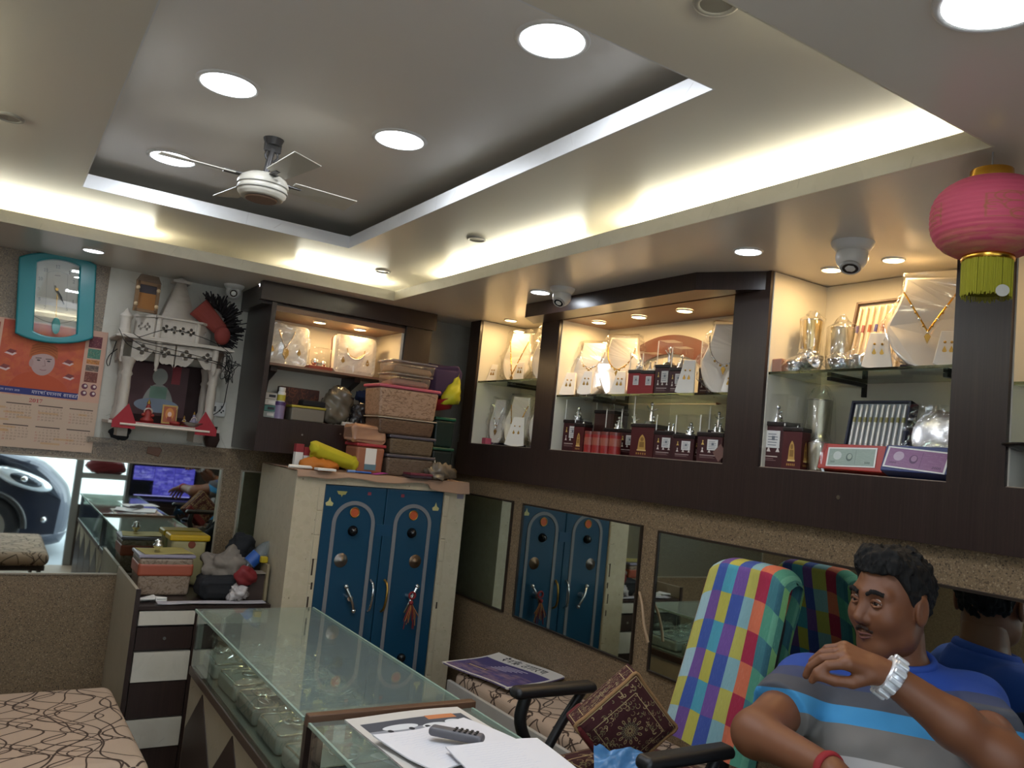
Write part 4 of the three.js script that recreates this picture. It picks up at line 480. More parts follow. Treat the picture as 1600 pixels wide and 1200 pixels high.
// bay behind the lantern
{ const t = thing('oval_tray', 'dark oval tray with gold rim in the bay behind the pillar', 'tray', [2.0, 1.575, -0.86], 0); mesh('tray', lathe([[0, 0], [0.09, 0], [0.12, 0.012], [0.122, 0.016], [0.09, 0.005], [0, 0.004]], 36).scale(0.7, 1, 1.1), mat(0x2a241f, 0.3, 0.4), t); mesh('stand', cy(0.03, 0.05, 0.083, 0, -0.0415, 0, 18), M.wood, t); const f = mesh('gold_figure', lathe([[0, 0.07], [0.008, 0.06], [0.01, 0.05], [0.006, 0.045], [0.02, 0.03], [0.024, 0.012], [0.03, 0.006], [0.03, 0.0], [0, 0]], 20).translate(0, 0.0045, 0.03), M.gold, t); }
{ const o = mesh('blue_box', bx(0.08, 0.09, 0.09, 2.06, 1.5375, -0.9, 0.004), mat(0x2a3a7a, 0.5)); tag(o, 'blue carton at the right picture edge in the last bay', 'box'); }

// ---------------------------------------------------------------- wall clock
{ const t = thing('wall_clock', 'teal framed wall clock with arched top and pendulum window', 'clock', [0.172, 1.92, -3.968]); t.rotation.z = 0.085;
  const out = (w, h, b) => shapeOf([[-w, -h], [-w * 0.5, -h - b, w * 0.5, -h - b, w, -h], [w, h], [w * 0.5, h + b, -w * 0.5, h + b, -w, h], [-w, -h]]);
  const fr = out(0.138, 0.155, 0.04), hole = out(0.085, 0.148, 0.03); fr.holes.push(hole);
  mesh('frame', extShape(fr, 0.03, 0.006).translate(0, 0, 0.006), mat(0x0f7f86, 0.32), t);
  const tFace = canvas(256, 400, (x, w, h) => { x.fillStyle = '#bdb8aa'; x.fillRect(0, 0, w, h); x.strokeStyle = '#8d897e'; x.lineWidth = 2; x.beginPath(); x.moveTo(70, 250); x.lineTo(70, 75); x.quadraticCurveTo(128, 50, 186, 75); x.lineTo(186, 250); x.stroke(); x.fillStyle = '#6d6a62'; x.font = 'bold 24px serif'; x.textAlign = 'center'; const nm = [[128, 48, '12'], [195, 70, '1'], [222, 115, '2'], [228, 165, '3'], [222, 215, '4'], [190, 255, '5'], [128, 275, '6'], [66, 255, '7'], [34, 215, '8'], [28, 165, '9'], [34, 115, '10'], [62, 70, '11']]; for (const [a, b, c] of nm) x.fillText(c, a, b); x.font = '11px sans-serif'; x.fillRect(112, 82, 32, 3); x.strokeStyle = '#5c584f'; x.lineWidth = 3; x.beginPath(); x.moveTo(6, 290); x.quadraticCurveTo(128, 350, 250, 290); x.stroke(); });
  const face = new THREE.ShapeGeometry(out(0.084, 0.147, 0.03), 20); { const p = face.attributes.position, u = face.attributes.uv; for (let i = 0; i < p.count; i++) u.setXY(i, 0.5 + p.getX(i) / 0.17, 0.5 + p.getY(i) / 0.345); }
  mesh('face', [extShape(out(0.088, 0.15, 0.03), 0.006)], mat(0x9a968a, 0.6), t); mesh('dial', face.translate(0, 0, 0.0075), mat(0xffffff, 0.5, 0, { map: tFace }), t);
  mesh('hour_hand', bx(0.006, 0.05, 0.002, 0, -0.017, 0).rotateZ(0.5).translate(0, 0.04, 0.014), M.black, t); mesh('minute_hand', bx(0.0045, 0.085, 0.002, 0, -0.025, 0).rotateZ(0.45).translate(0, 0.04, 0.017), M.black, t); mesh('hand_cap', rot(cy(0.006, 0.006, 0.008), Math.PI / 2).translate(0, 0.04, 0.015), M.brass, t);
  mesh('pendulum', [sp(0.5, 0, 0, 0, 20, 14).scale(0.032, 0.072, 0.012).translate(0.003, -0.115, 0.022)], mat(0x1f8f8a, 0.3), t); mesh('pendulum_rod', bx(0.003, 0.1, 0.002, 0.002, -0.03, 0.012), M.brass, t);
  mesh('cover_glass', extShape(out(0.084, 0.147, 0.03), 0.002).translate(0, 0, 0.032), new THREE.MeshPhysicalMaterial({ color: 0xffffff, roughness: 0.01, transmission: 1, thickness: 0, ior: 1.7 }), t);
}
// ---------------------------------------------------------------- wall calendar
{ const tCal = canvas(940, 1056, (x, w, h) => { const S = 2000; x.fillStyle = '#c9a08a'; x.fillRect(0, 0, w, h);
    x.fillStyle = '#b5523a'; x.fillRect(160, 12, 614, 600); for (let i = 0; i < 500; i++) { x.globalAlpha = 0.1; x.fillStyle = ['#d9823a', '#a83a3a', '#c0503c', '#d0704a'][(rnd() * 4) | 0]; const r = rr(20, 90); x.beginPath(); x.ellipse(rr(170, 760), rr(20, 590), r, r * 0.5, rr(0, 3), 0, 7); x.fill(); } x.globalAlpha = 1; x.fillStyle = '#c9a08a'; x.fillRect(0, 0, 160, 612); x.fillRect(774, 0, 166, 620); x.fillStyle = '#a05040'; x.fillRect(20, 40, 120, 540);
    // robe, head, turban
    x.fillStyle = '#b8502e'; x.beginPath(); x.moveTo(250, 560); x.quadraticCurveTo(300, 430, 420, 420); x.lineTo(530, 430); x.quadraticCurveTo(660, 470, 700, 560); x.fill(); x.fillStyle = '#b09490'; x.beginPath(); x.ellipse(478, 330, 88, 112, 0, 0, 7); x.fill(); x.fillStyle = '#a88884'; x.beginPath(); x.ellipse(395, 345, 16, 34, 0, 0, 7); x.fill(); x.fillStyle = '#a85a2c'; x.beginPath(); x.moveTo(376, 300); x.quadraticCurveTo(360, 170, 480, 150); x.quadraticCurveTo(600, 170, 580, 300); x.quadraticCurveTo(500, 215, 376, 300); x.fill(); x.strokeStyle = '#8a4522'; x.lineWidth = 5; for (let i = 0; i < 4; i++) { x.beginPath(); x.moveTo(384, 280 - i * 26); x.quadraticCurveTo(480, 190 - i * 12, 574, 280 - i * 26); x.stroke(); } x.strokeStyle = '#4a3a3c'; x.lineWidth = 6; for (const e of [445, 520]) { x.beginPath(); x.moveTo(e - 24, 300); x.lineTo(e + 20, 296); x.stroke(); x.fillStyle = '#3c3034'; x.beginPath(); x.ellipse(e, 316, 13, 6, 0, 0, 7); x.fill(); } x.lineWidth = 4; x.strokeStyle = '#8a6a6a'; x.beginPath(); x.moveTo(488, 310); x.lineTo(500, 358); x.lineTo(478, 364); x.stroke(); x.strokeStyle = '#7d4448'; x.beginPath(); x.moveTo(462, 392); x.quadraticCurveTo(488, 402, 512, 390); x.stroke();
    // open books
    for (const [a, b] of [[235, 270], [205, 400], [660, 300], [680, 420]]) { x.fillStyle = '#d4b8b4'; x.beginPath(); x.moveTo(a - 42, b + 18); x.lineTo(a + 20, b + 34); x.lineTo(a + 50, b + 10); x.lineTo(a - 6, b - 2); x.fill(); x.fillStyle = '#7d3c3c'; x.beginPath(); x.moveTo(a - 30, b + 6); x.lineTo(a + 18, b + 18); x.lineTo(a + 48, b - 8); x.lineTo(a - 2, b - 20); x.fill(); }
    x.fillStyle = '#2f3570'; x.fillRect(160, 560, 614, 54); dev(x, 'महरषि दयाननद सरसवती', 430, 576, 24, 3.4, '#d8d0d4'); dev(x, 'सतय सनातन वदक', 190, 580, 15, 2, '#c8c0cc');
    // pictures in the side strip
    for (const [b, hh, c] of [[50, 100, '#6a3038'], [160, 84, '#4f7f6a'], [256, 36, '#c07a3a'], [304, 50, '#6a5a50'], [362, 90, '#7a4438']]) { x.fillStyle = c; x.fillRect(802, b, 100, hh); for (let i = 0; i < 60; i++) { x.globalAlpha = 0.25; x.fillStyle = rnd() < 0.5 ? '#d8b08a' : '#3a2a2a'; x.fillRect(802 + rnd() * 92, b + rnd() * (hh - 8), 8, 6); } x.globalAlpha = 1; } for (const [a, b] of [[815, 490], [885, 490], [815, 550], [885, 550]]) { x.fillStyle = '#6a3a4a'; x.beginPath(); x.arc(a, b, 24, 0, 7); x.fill(); x.fillStyle = '#d8c8c0'; x.beginPath(); x.arc(a + 5, b - 4, 11, 0, 7); x.fill(); }
    // month grid
    x.fillStyle = '#c2a892'; x.fillRect(0, 626, w, h - 626); x.fillStyle = '#a83038'; x.font = 'bold 44px serif'; x.fillText('2017', 420, 672); for (let c = 0; c < 4; c++) { x.fillStyle = '#4a3a34'; x.fillRect(30 + c * 232, 690, 180, 8); x.fillRect(30 + c * 232, 868, 180, 8); for (let r = 0; r < 2; r++) for (let i = 0; i < 6; i++) for (let j = 0; j < 7; j++) { x.fillStyle = j === 0 ? '#a84a44' : '#6a564c'; x.font = '17px sans-serif'; const d = i * 7 + j + 1 - c; if (d > 0 && d < 32) x.fillText(String(d), 34 + c * 232 + j * 27, 722 + r * 178 + i * 24); } } for (let i = 0; i < 12; i++) { x.globalAlpha = 0.35; x.fillStyle = '#c08a4a'; x.fillRect(rr(30, 800), rr(720, 1000), rr(60, 150), 16); } });
  const o = mesh('wall_calendar', solidSheet(0.47, 0.003, 30, 1, 0.528, (v) => { v.z += 0.004 + 0.004 * (0.5 + 0.5 * Math.sin(v.x * 14 + v.y * 5)) + (v.y < 0 ? -v.y * 0.02 : 0); }), mat(0xffffff, 0.7, 0, { map: tCal })); o.position.set(0.153, 1.546, -3.966); tag(o, 'printed 2017 wall calendar with turbaned portrait below the clock', 'calendar'); }
// ---------------------------------------------------------------- shrine
{ const marble = mat(0xb9b0a4, 0.5, 0, { map: tDirt }), dark = mat(0x2a1614, 0.8), redc = mat(0x9a1f2a, 0.7);
  const t = thing('home_shrine', 'small white marble shrine with pillars on the back wall', 'shrine', [0.635, 1.42, -3.84]); const X = (x) => x - 0.635, Y = (y) => y - 1.42;
  mesh('base_slab', bb(X(0.41), X(0.86), 0, 0.014, -0.125, 0.105, 0.003), marble, t);
  mesh('bracket', bb(X(0.46), X(0.5), -0.05, 0, -0.125, 0.02), marble, t); mesh('bracket', bb(X(0.77), X(0.81), -0.05, 0, -0.125, 0.02), marble, t);
  mesh('back_board', bb(X(0.47), X(0.82), 0.014, 0.29, -0.122, -0.112), dark, t);
  const colP = [[0.026, 0], [0.03, 0.02], [0.022, 0.04], [0.026, 0.055], [0.019, 0.07], [0.021, 0.14], [0.018, 0.19], [0.024, 0.2], [0.018, 0.212], [0.022, 0.24], [0.03, 0.262], [0.03, 0.27]];
  for (const x of [0.46, 0.81]) mesh('pillar', lathe(colP, 20).translate(X(x), 0.014, 0.07), marble, t);
  for (const x of [0.46, 0.81]) mesh('rear_pillar', lathe(colP, 16).scale(0.8, 1, 0.8).translate(X(x), 0.014, -0.09), marble, t);
  // scalloped, pierced valance panels
  const clover = (cx, cy2, r) => { const l = []; for (const [a, b] of [[0, 1], [1, 0], [0, -1], [-1, 0]]) { const h = new THREE.Path(); h.absarc(cx + a * r * 1.15, cy2 + b * r * 1.15, r * 0.72, 0, Math.PI * 2, false); l.push(h); } return l; };
  const valance = (w) => { const s = shapeOf([[-w / 2, 0.1], [-w / 2, 0.0], [-w * 0.42, 0.03, -w * 0.36, 0.0, -w * 0.3, 0.012], [-w * 0.2, 0.0, -w * 0.12, 0.03, 0, 0.06], [w * 0.12, 0.03, w * 0.2, 0.0, w * 0.3, 0.012], [w * 0.36, 0.0, w * 0.42, 0.03, w / 2, 0.0], [w / 2, 0.1]]); s.holes.push(...clover(-w * 0.26, 0.06, 0.0125), ...clover(w * 0.26, 0.06, 0.0125)); return extShape(s, 0.01); };
  mesh('pierced_valance', valance(0.17).translate(X(0.548), 0.262, 0.085), marble, t); mesh('pierced_valance', valance(0.17).translate(X(0.724), 0.262, 0.085), marble, t);
  for (const x of [0.425, 0.845]) mesh('pierced_valance', valance(0.17).rotateY(Math.PI / 2).translate(X(x), 0.262, -0.02), marble, t);
  mesh('pendant_post', lathe([[0, 0], [0.007, 0.006], [0.005, 0.014], [0.009, 0.03], [0.011, 0.1], [0.013, 0.13]], 14).translate(X(0.565), 0.235, 0.1), marble, t); mesh('pendant_post', lathe([[0, 0], [0.008, 0.01], [0.012, 0.03], [0.014, 0.12]], 14).translate(X(0.8), 0.245, 0.1), marble, t);
  mesh('roof_slab', [bb(X(0.395), X(0.875), 0.362, 0.372, -0.125, 0.12, 0.003), bb(X(0.41), X(0.86), 0.372, 0.38, -0.12, 0.105, 0.003)], marble, t);
  const par = (w, n) => { const s = shapeOf([[-w / 2, 0], [w / 2, 0], [w / 2, 0.088], [-w / 2, 0.088]]); for (let i = 0; i < n; i++) s.holes.push(...clover((i - (n - 1) / 2) * 0.034, 0.046, 0.0095)); return extShape(s, 0.01); };
  mesh('pierced_parapet', par(0.17, 4).translate(X(0.64), 0.38, 0.065), marble, t); mesh('pierced_parapet', par(0.11, 2).rotateY(-0.9).translate(X(0.515), 0.38, 0.02), marble, t); mesh('pierced_parapet', par(0.1, 1).rotateY(0.9).translate(X(0.752), 0.38, 0.03), marble, t);
  mesh('parapet_rail', [bb(X(0.545), X(0.735), 0.468, 0.478, 0.055, 0.085, 0.003), bx(0.12, 0.01, 0.026).rotateY(-0.9).translate(X(0.515), 0.473, 0.024), bx(0.11, 0.01, 0.026).rotateY(0.9).translate(X(0.757), 0.473, 0.034)], marble, t);
  for (const x of [0.56, 0.72]) mesh('parapet_post', cy(0.011, 0.013, 0.09, X(x), 0.425, 0.07, 12), marble, t);
  for (const x of [0.425]) mesh('corner_kiosk', lathe([[0.026, 0], [0.026, 0.02], [0.022, 0.03], [0.022, 0.07], [0.027, 0.078], [0.027, 0.086], [0.012, 0.1], [0.004, 0.115], [0, 0.12]], 16).translate(X(x) + 0.012, 0.38, 0.0), marble, t);
  mesh('spire', [new THREE.CylinderGeometry(0.026, 0.1, 0.17, 4, 4).rotateY(Math.PI / 4).translate(X(0.64), 0.565, -0.03), bx(0.075, 0.012, 0.075, X(0.64), 0.652, -0.03), lathe([[0.02, 0], [0.022, 0.01], [0.01, 0.016], [0, 0.022]], 14).translate(X(0.64), 0.657, -0.03)], marble, t);
  mesh('spire_platform', bb(X(0.54), X(0.74), 0.38, 0.482, -0.12, -0.02, 0.004), marble, t);
  for (const s of [-1, 1]) mesh('red_cloth', [ext([[0, 0], [s * 0.09, 0], [s * 0.035, 0.075]], 0.003).translate(X(0.635 + s * 0.12), 0.014, 0.1), bx(0.09, 0.03, 0.004, X(0.635 + s * 0.165), -0.0, 0.108)], redc, t);
  mesh('red_runner', bx(0.4, 0.003, 0.2, 0, 0.0158, -0.0), redc, t); mesh('front_rod', rot(cy(0.005, 0.005, 0.36, 0, 0, 0, 10), 0, 0, Math.PI / 2).translate(0.0, 0.002, 0.112), mat(0xd8c8b8, 0.4), t);
  const tDeity = canvas(256, 256, (x, w, h) => { x.fillStyle = '#4a2a2c'; x.fillRect(0, 0, w, h); x.fillStyle = '#8d9088'; x.beginPath(); x.ellipse(128, 60, 34, 42, 0, 0, 7); x.fill(); x.beginPath(); x.moveTo(60, 190); x.quadraticCurveTo(80, 100, 128, 96); x.quadraticCurveTo(180, 100, 200, 190); x.fill(); x.fillStyle = '#7d8a9a'; x.beginPath(); x.ellipse(128, 205, 100, 36, 0, 0, 7); x.fill(); x.fillStyle = '#6a8a78'; x.fillRect(90, 110, 76, 60); x.fillStyle = '#8a2a30'; x.fillRect(180, 0, 40, 90); });
  mesh('painted_panel', bb(X(0.5), X(0.74), 0.05, 0.28, -0.111, -0.108), mat(0xffffff, 0.6, 0, { map: tDeity }), t);
  for (let i = 0; i < 5; i++) { const x0 = rr(0.42, 0.8); mesh('wire', tube([[X(0.40 + i * 0.02), 0.36 + rr(-0.04, 0.05), 0.123], [X(x0), 0.35 + rr(-0.03, 0.1), 0.128], [X(0.8 + i * 0.015), 0.34 + rr(-0.05, 0.05), 0.126], [X(0.86), 0.3 - i * 0.02, 0.1]], 0.0016, 40, 5), M.wire, t); }
  for (let i = 0; i < 12; i++) mesh('wire', tube([[X(0.86), 0.33 + rr(-0.03, 0.03), 0.1], [X(rr(0.84, 0.92)), rr(0.25, 0.36), rr(0.02, 0.11)], [X(rr(0.85, 0.93)), rr(0.22, 0.34), rr(0.0, 0.1)], [X(0.89), 0.27, 0.02]], 0.0016, 26, 5), M.wire, t);
  mesh('wire', tube([[X(0.89), 0.27, 0.02], [X(0.895), 0.2, -0.02], [X(0.9), 0.12, -0.08], [X(0.88), 0.09, -0.1], [X(0.865), 0.08, -0.1]], 0.002, 30, 5), M.wire, t);
  mesh('wire', tube([[X(0.40), 0.34, 0.1], [X(0.395), 0.28, 0.05], [X(0.39), 0.235, 0.04], [X(0.381), 0.25, 0.04], [X(0.386), 0.28, 0.05], [X(0.41), 0.31, 0.08]], 0.002, 30, 5), M.wire, t);
}
const SH = (x, y, z) => [x, y, z];
{ const t = thing('picture_frame', 'small wooden frame with orange picture on top of the shrine', 'picture frame', [0.50, 1.906, -3.80], 0.12); for (const [a, b, c, d] of [[0.09, 0.012, 0, 0.006], [0.09, 0.014, 0, 0.124], [0.014, 0.13, -0.042, 0.065], [0.014, 0.13, 0.042, 0.065]]) mesh('frame_bar', bx(a, b, 0.016, c, d, 0), mat(0x7d5f40, 0.5), t); mesh('picture', bx(0.072, 0.108, 0.004, 0, 0.065, 0), mat(0x9a6428, 0.5), t); mesh('picture_top', bx(0.07, 0.035, 0.002, 0, 0.1, 0.003), mat(0x3a3238, 0.5), t); for (const [a, b] of [[-0.042, 0.1], [0.042, 0.1], [-0.042, 0.03], [0.042, 0.03]]) mesh('corner_stud', sp(0.009, a, b, 0.008, 8, 6), mat(0xcbb28c, 0.4), t); mesh('roof', ext([[-0.05, 0], [0.05, 0], [0.035, 0.03], [-0.035, 0.03]], 0.02).translate(0, 0.131, -0.01), mat(0x5d4a38, 0.5), t); }
{ const t = thing('feather_fan', 'dark feather fan in a dusty red holder leaning on the shrine', 'feather fan', [0.775, 1.90, -3.80]); mesh('holder', [warp(cy(0.05, 0.03, 0.16, 0, 0, 0, 14), (v) => { v.z *= 0.5; }).rotateZ(0.9).translate(-0.0, 0.02, 0)], mat(0x8a3a30, 0.75), t); mesh('holder_base', [sp(0.5, 0, 0, 0, 16, 12).scale(0.07, 0.085, 0.06).translate(0.05, -0.045, 0.03)], mat(0x7d3028, 0.75), t); const fm = mat(0x1a1416, 0.8); for (let i = 0; i < 120; i++) { const a = -0.5 + i / 120 * 3.3, l = rr(0.045, 0.085), cx = 0.02 + 0.045 * Math.sin(a), cy0 = 0.03 + 0.045 * Math.cos(a) - 0.02 * a, dx = Math.sin(a - 0.25), dyy = Math.cos(a - 0.25); mesh('feather', tube([[cx, cy0, rr(-0.03, 0.03)], [cx + dx * l * 0.5, cy0 + dyy * l * 0.5, rr(-0.03, 0.04)], [cx + dx * l, cy0 + dyy * l * 0.9, rr(-0.03, 0.05)]], rr(0.002, 0.0045), 6, 4), fm, t); } }
{ const t = thing('framed_deity_card', 'small gold-edged orange picture card standing in the shrine', 'picture card', [0.655, 1.4375, -3.80]); mesh('card', bx(0.062, 0.082, 0.004, 0, 0.043, 0).rotateX(-0.12), mat(0xb08a3c, 0.45), t); mesh('print', bx(0.05, 0.068, 0.002, 0, 0.043, 0.0035).rotateX(-0.12), mat(0xffffff, 0.5, 0, { map: canvas(96, 128, (x) => { x.fillStyle = '#9a4a1c'; x.fillRect(0, 0, 96, 128); x.fillStyle = '#c47a2c'; x.beginPath(); x.ellipse(48, 60, 34, 50, 0, 0, 7); x.fill(); x.fillStyle = '#d8b0a0'; x.beginPath(); x.ellipse(48, 62, 16, 20, 0, 0, 7); x.fill(); x.fillStyle = '#8a2c14'; x.fillRect(30, 84, 36, 34); }) }), t); }
{ const red = mat(0x8d2a22, 0.5), gd = M.brass; const mk = (name, label, x, z, s, m) => { const t = thing(name, label, 'idol', [x, 1.4375, z]); mesh('figure', [lathe([[0, 0.075], [0.006, 0.07], [0.01, 0.058], [0.007, 0.05], [0.014, 0.044], [0.018, 0.03], [0.014, 0.02], [0.024, 0.012], [0.026, 0], [0, 0]], 18).scale(s, s, s), sp(0.007 * s, 0.017 * s, 0.028 * s, 0.008 * s, 8, 6), sp(0.007 * s, -0.017 * s, 0.028 * s, 0.008 * s, 8, 6)], m, t); mesh('crown', new THREE.ConeGeometry(0.009 * s, 0.02 * s, 12).translate(0, 0.082 * s, 0), gd, t); mesh('garland', new THREE.TorusGeometry(0.014 * s, 0.003 * s, 6, 16).rotateX(0.5).translate(0, 0.042 * s, 0.008 * s), mat(0xc8b8a8, 0.7), t); };
  mk('shrine_idol', 'red and gold idol at the left inside the shrine', 0.565, -3.79, 1.1, red); mk('shrine_idol', 'pale small idol at the right inside the shrine', 0.755, -3.79, 0.75, mat(0x8a8090, 0.5)); mk('shrine_idol', 'tiny brass idol between card and pale idol in the shrine', 0.715, -3.79, 0.5, gd);
  const p = thing('offering_bowl', 'shallow steel offering bowl at the right of the shrine floor', 'bowl', [0.742, 1.4375, -3.752]); mesh('bowl', lathe([[0, 0], [0.03, 0], [0.052, 0.018], [0.05, 0.018], [0.028, 0.004], [0, 0.004]], 24).scale(1, 1, 0.6), M.steel, p); const q = thing('incense_holder', 'small dark incense holder in front of the picture card', 'holder', [0.672, 1.4375, -3.752]); mesh('holder', lathe([[0, 0], [0.02, 0], [0.022, 0.012], [0.012, 0.016], [0, 0.016]], 16), red, q); mesh('stick', cy(0.0012, 0.0012, 0.05, 0, 0.04, 0, 6), mat(0x5a3a2a, 0.8), q); }
{ const t = thing('power_socket', 'white power socket on the wall beside the shrine', 'socket', [0.893, 1.53, -3.972]); mesh('plate', bx(0.062, 0.068, 0.018, 0, 0, 0.009, 0.004), M.plasticW, t); for (const [a, b] of [[0.012, 0.012], [0.004, -0.006], [0.02, -0.006], [0.012, -0.014]]) mesh('pin_hole', rot(cy(0.004, 0.004, 0.003, 0, 0, 0, 10), Math.PI / 2).translate(a, b, 0.0175), M.black, t); mesh('switch', bx(0.008, 0.026, 0.006, -0.018, 0, 0.019, 0.002), mat(0x4a4844, 0.5), t); }
{ const t = thing('clay_pot', 'dark brown clay pot on the ledge under the socket', 'pot', [0.875, 1.352, -3.935]); mesh('pot', lathe([[0, 0], [0.025, 0.0], [0.036, 0.03], [0.03, 0.055], [0.018, 0.07], [0.02, 0.08], [0.016, 0.08], [0.012, 0.06], [0, 0.05]], 22).scale(0.95, 1.2, 0.7), mat(0x3c2620, 0.7), t); }
{ const o = mesh('ledge_bundle', rough(new THREE.SphereGeometry(0.5, 20, 14).scale(0.085, 0.05, 0.04).translate(0.49, 1.378, -3.945), 0.006, 30), mat(0x1f2226, 0.8)); tag(o, 'dark cloth bundle on the ledge below the shrine', 'bundle'); }
{ const o = mesh('amber_badge', ext([[-0.028, -0.014], [0.02, -0.026], [0.03, 0.004], [0.004, 0.03], [-0.026, 0.02]], 0.004, 0.002).translate(0.64, 1.315, -3.972), mat(0x6d3f18, 0.35)); tag(o, 'amber glazed badge stuck on the granite below the shrine', 'badge'); }

// ---------------------------------------------------------------- contents of the wall cabinet
const kp = (x, y, z) => [x * 1.04, 1.45 + (y - 1.45) * 1.04, z * 1.04];
function necklaceBox(label, x, long) { const p = kp(x, 1.7475, -3.575), t = thing('necklace_box', label, 'necklace box', p), w = 0.205, h = 0.18; const L = (g) => g.rotateX(-0.1);
  const s = new THREE.Shape(), r = 0.02; s.moveTo(-w / 2 + r, 0); s.lineTo(w / 2 - r, 0); s.absarc(w / 2 - r, r, r, -Math.PI / 2, 0, false); s.lineTo(w / 2, h - r); s.absarc(w / 2 - r, h - r, r, 0, Math.PI / 2, false); s.lineTo(-w / 2 + r, h); s.absarc(-w / 2 + r, h - r, r, Math.PI / 2, Math.PI, false); s.lineTo(-w / 2, r); s.absarc(-w / 2 + r, r, r, Math.PI, Math.PI * 1.5, false);
  mesh('tray', L(extShape(s, 0.028, 0.003)), mat(0xd9d2c4, 0.55), t); const s2 = s.clone(); mesh('velvet_shell', L(extShape(s, 0.012, 0.004).translate(0, 0, -0.018)), mat(0x5c3a34, 0.7), t); mesh('inset', L(bx(w - 0.03, h - 0.03, 0.002, 0, h / 2, 0.0325)), mat(0xe6dfd2, 0.7), t);
  const c = []; for (let i = 0; i <= 26; i++) { const u = i / 13 - 1; c.push(long ? [u * 0.038 - 0.002, 0.155 - 0.085 * (1 - Math.abs(u)) ** 0.8, 0.037] : [u * 0.045 + 0.0, 0.118 - 0.042 * Math.sqrt(Math.max(0, 1 - u * u)), 0.037]); }
  const n = mesh('necklace', L(tube(c, 0.0022, 40, 6)), M.brass, t); for (let i = 1; i < 26; i++) mesh('bead', L(sp(long ? 0.003 : 0.0042, c[i][0], c[i][1] - (long ? 0 : 0.007), c[i][2], 8, 6)), M.silver, n);
  if (long) mesh('pendant', L(ext([[0, 0.03], [0.012, 0.012], [0.014, -0.006], [0, -0.03], [-0.014, -0.006], [-0.012, 0.012]], 0.003, 0.001).translate(0, 0.05, 0.035)), M.brass, n);
  for (const sx of [-1, 1]) mesh('earring', L([ext([[0, 0.018], [0.006, 0.004], [0.009, -0.008], [0, -0.016], [-0.009, -0.008], [-0.006, 0.004]], 0.003).translate(sx * 0.062, 0.06, 0.035)][0]), M.brass, t);
  mesh('polythene_wrap', L(rough(new THREE.PlaneGeometry(w * 1.02, h * 1.02, 18, 18).translate(0, h / 2, 0.05), 0.006, 30, x * 9)), M.film, t); }
necklaceBox('white necklace box with long pendant necklace, left in the lit cabinet', 1.05, true); necklaceBox('white necklace box with collar necklace, right in the lit cabinet', 1.375, false);
{ const t = thing('clear_dome_box', 'clear plastic box between the two lit necklace boxes', 'box', kp(1.213, 1.7475, -3.57)); mesh('base', bx(0.115, 0.016, 0.07, 0, 0.008, 0, 0.003), mat(0x8a3a2a, 0.5), t); mesh('clear_cover', bx(0.108, 0.09, 0.064, 0, 0.061, 0, 0.02), M.acrylic, t); mesh('silver_set', [sp(0.018, -0.02, 0.035, 0), sp(0.014, 0.02, 0.032, 0.005), cy(0.02, 0.026, 0.015, 0, 0.024, 0, 16)], M.silver, t); }
{ const cols = [0xb5b0a8, 0x9aa29c, 0x4a7a72, 0xc0bcb4]; for (let i = 0; i < 4; i++) { const t = thing('medicine_carton', ['lowest of the small cartons stacked at the cabinet left', 'teal carton second from bottom in the small stack', 'grey carton third from bottom in the small stack', 'topmost of the small cartons stacked at the cabinet left'][i], 'carton', kp(0.985 + 0.012, 1.5095 + i * 0.0265, -3.52)); mesh('carton', bx(0.05, 0.0262, 0.06, 0, 0.0136, 0, 0.001), mat(cols[(i + 1) % 4], 0.6), t); mesh('print_band', bx(0.03, 0.012, 0.001, 0.004, 0.0136, 0.0305), mat(i % 2 ? 0x2a2a30 : 0xd8d4cc, 0.6), t); } }
{ const t = thing('jar', 'purple labelled jar at the front of the wall cabinet', 'jar', kp(1.04, 1.5085, -3.5)); mesh('jar', cy(0.024, 0.024, 0.06, 0, 0.03, 0), mat(0x8a7a98, 0.4), t); mesh('lid', cy(0.0255, 0.0255, 0.016, 0, 0.068, 0), mat(0x4a3060, 0.4), t); const q = thing('pill_bottle', 'white pill bottle with yellow label standing on the purple jar', 'bottle', kp(1.042, 1.582, -3.5)); mesh('bottle', lathe([[0, 0], [0.018, 0], [0.018, 0.04], [0.012, 0.05], [0, 0.05]], 20), M.plasticW, q); mesh('label_band', cy(0.0185, 0.0185, 0.026, 0, 0.018, 0), mat(0xb5a83c, 0.5), q); mesh('cap', cy(0.015, 0.015, 0.016, 0, 0.057, 0), M.plasticW, q); }
{ const t = thing('lidded_tub', 'grey tub with yellow rim on the cabinet floor', 'tub', kp(1.165, 1.5085, -3.53)); mesh('tub', bx(0.155, 0.06, 0.09, 0, 0.0305, 0, 0.006), mat(0x7d7466, 0.5), t); mesh('rim', bx(0.162, 0.01, 0.096, 0, 0.065, 0, 0.003), mat(0xb0a23a, 0.5), t); const q = thing('camera_case', 'flat black case lying on the yellow-rimmed tub', 'case', kp(1.19, 1.576, -3.53)); mesh('case', bx(0.11, 0.028, 0.07, 0, 0.015, 0, 0.008), M.blackSoft, q); const r = thing('carved_box', 'reddish brown patterned box at the back of the cabinet', 'box', kp(1.165, 1.5085, -3.66)); mesh('box', bx(0.19, 0.155, 0.05, 0, 0.0785, 0, 0.004), mat(0xffffff, 0.6, 0, { map: canvas(128, 96, (x) => { x.fillStyle = '#4a2418'; x.fillRect(0, 0, 128, 96); for (let i = 0; i < 70; i++) { x.globalAlpha = 0.5; x.strokeStyle = rnd() < 0.5 ? '#8a4a2c' : '#2a1410'; x.lineWidth = 3; x.beginPath(); x.arc(rnd() * 128, rnd() * 96, rr(4, 12), 0, 4); x.stroke(); } }) }), r); }
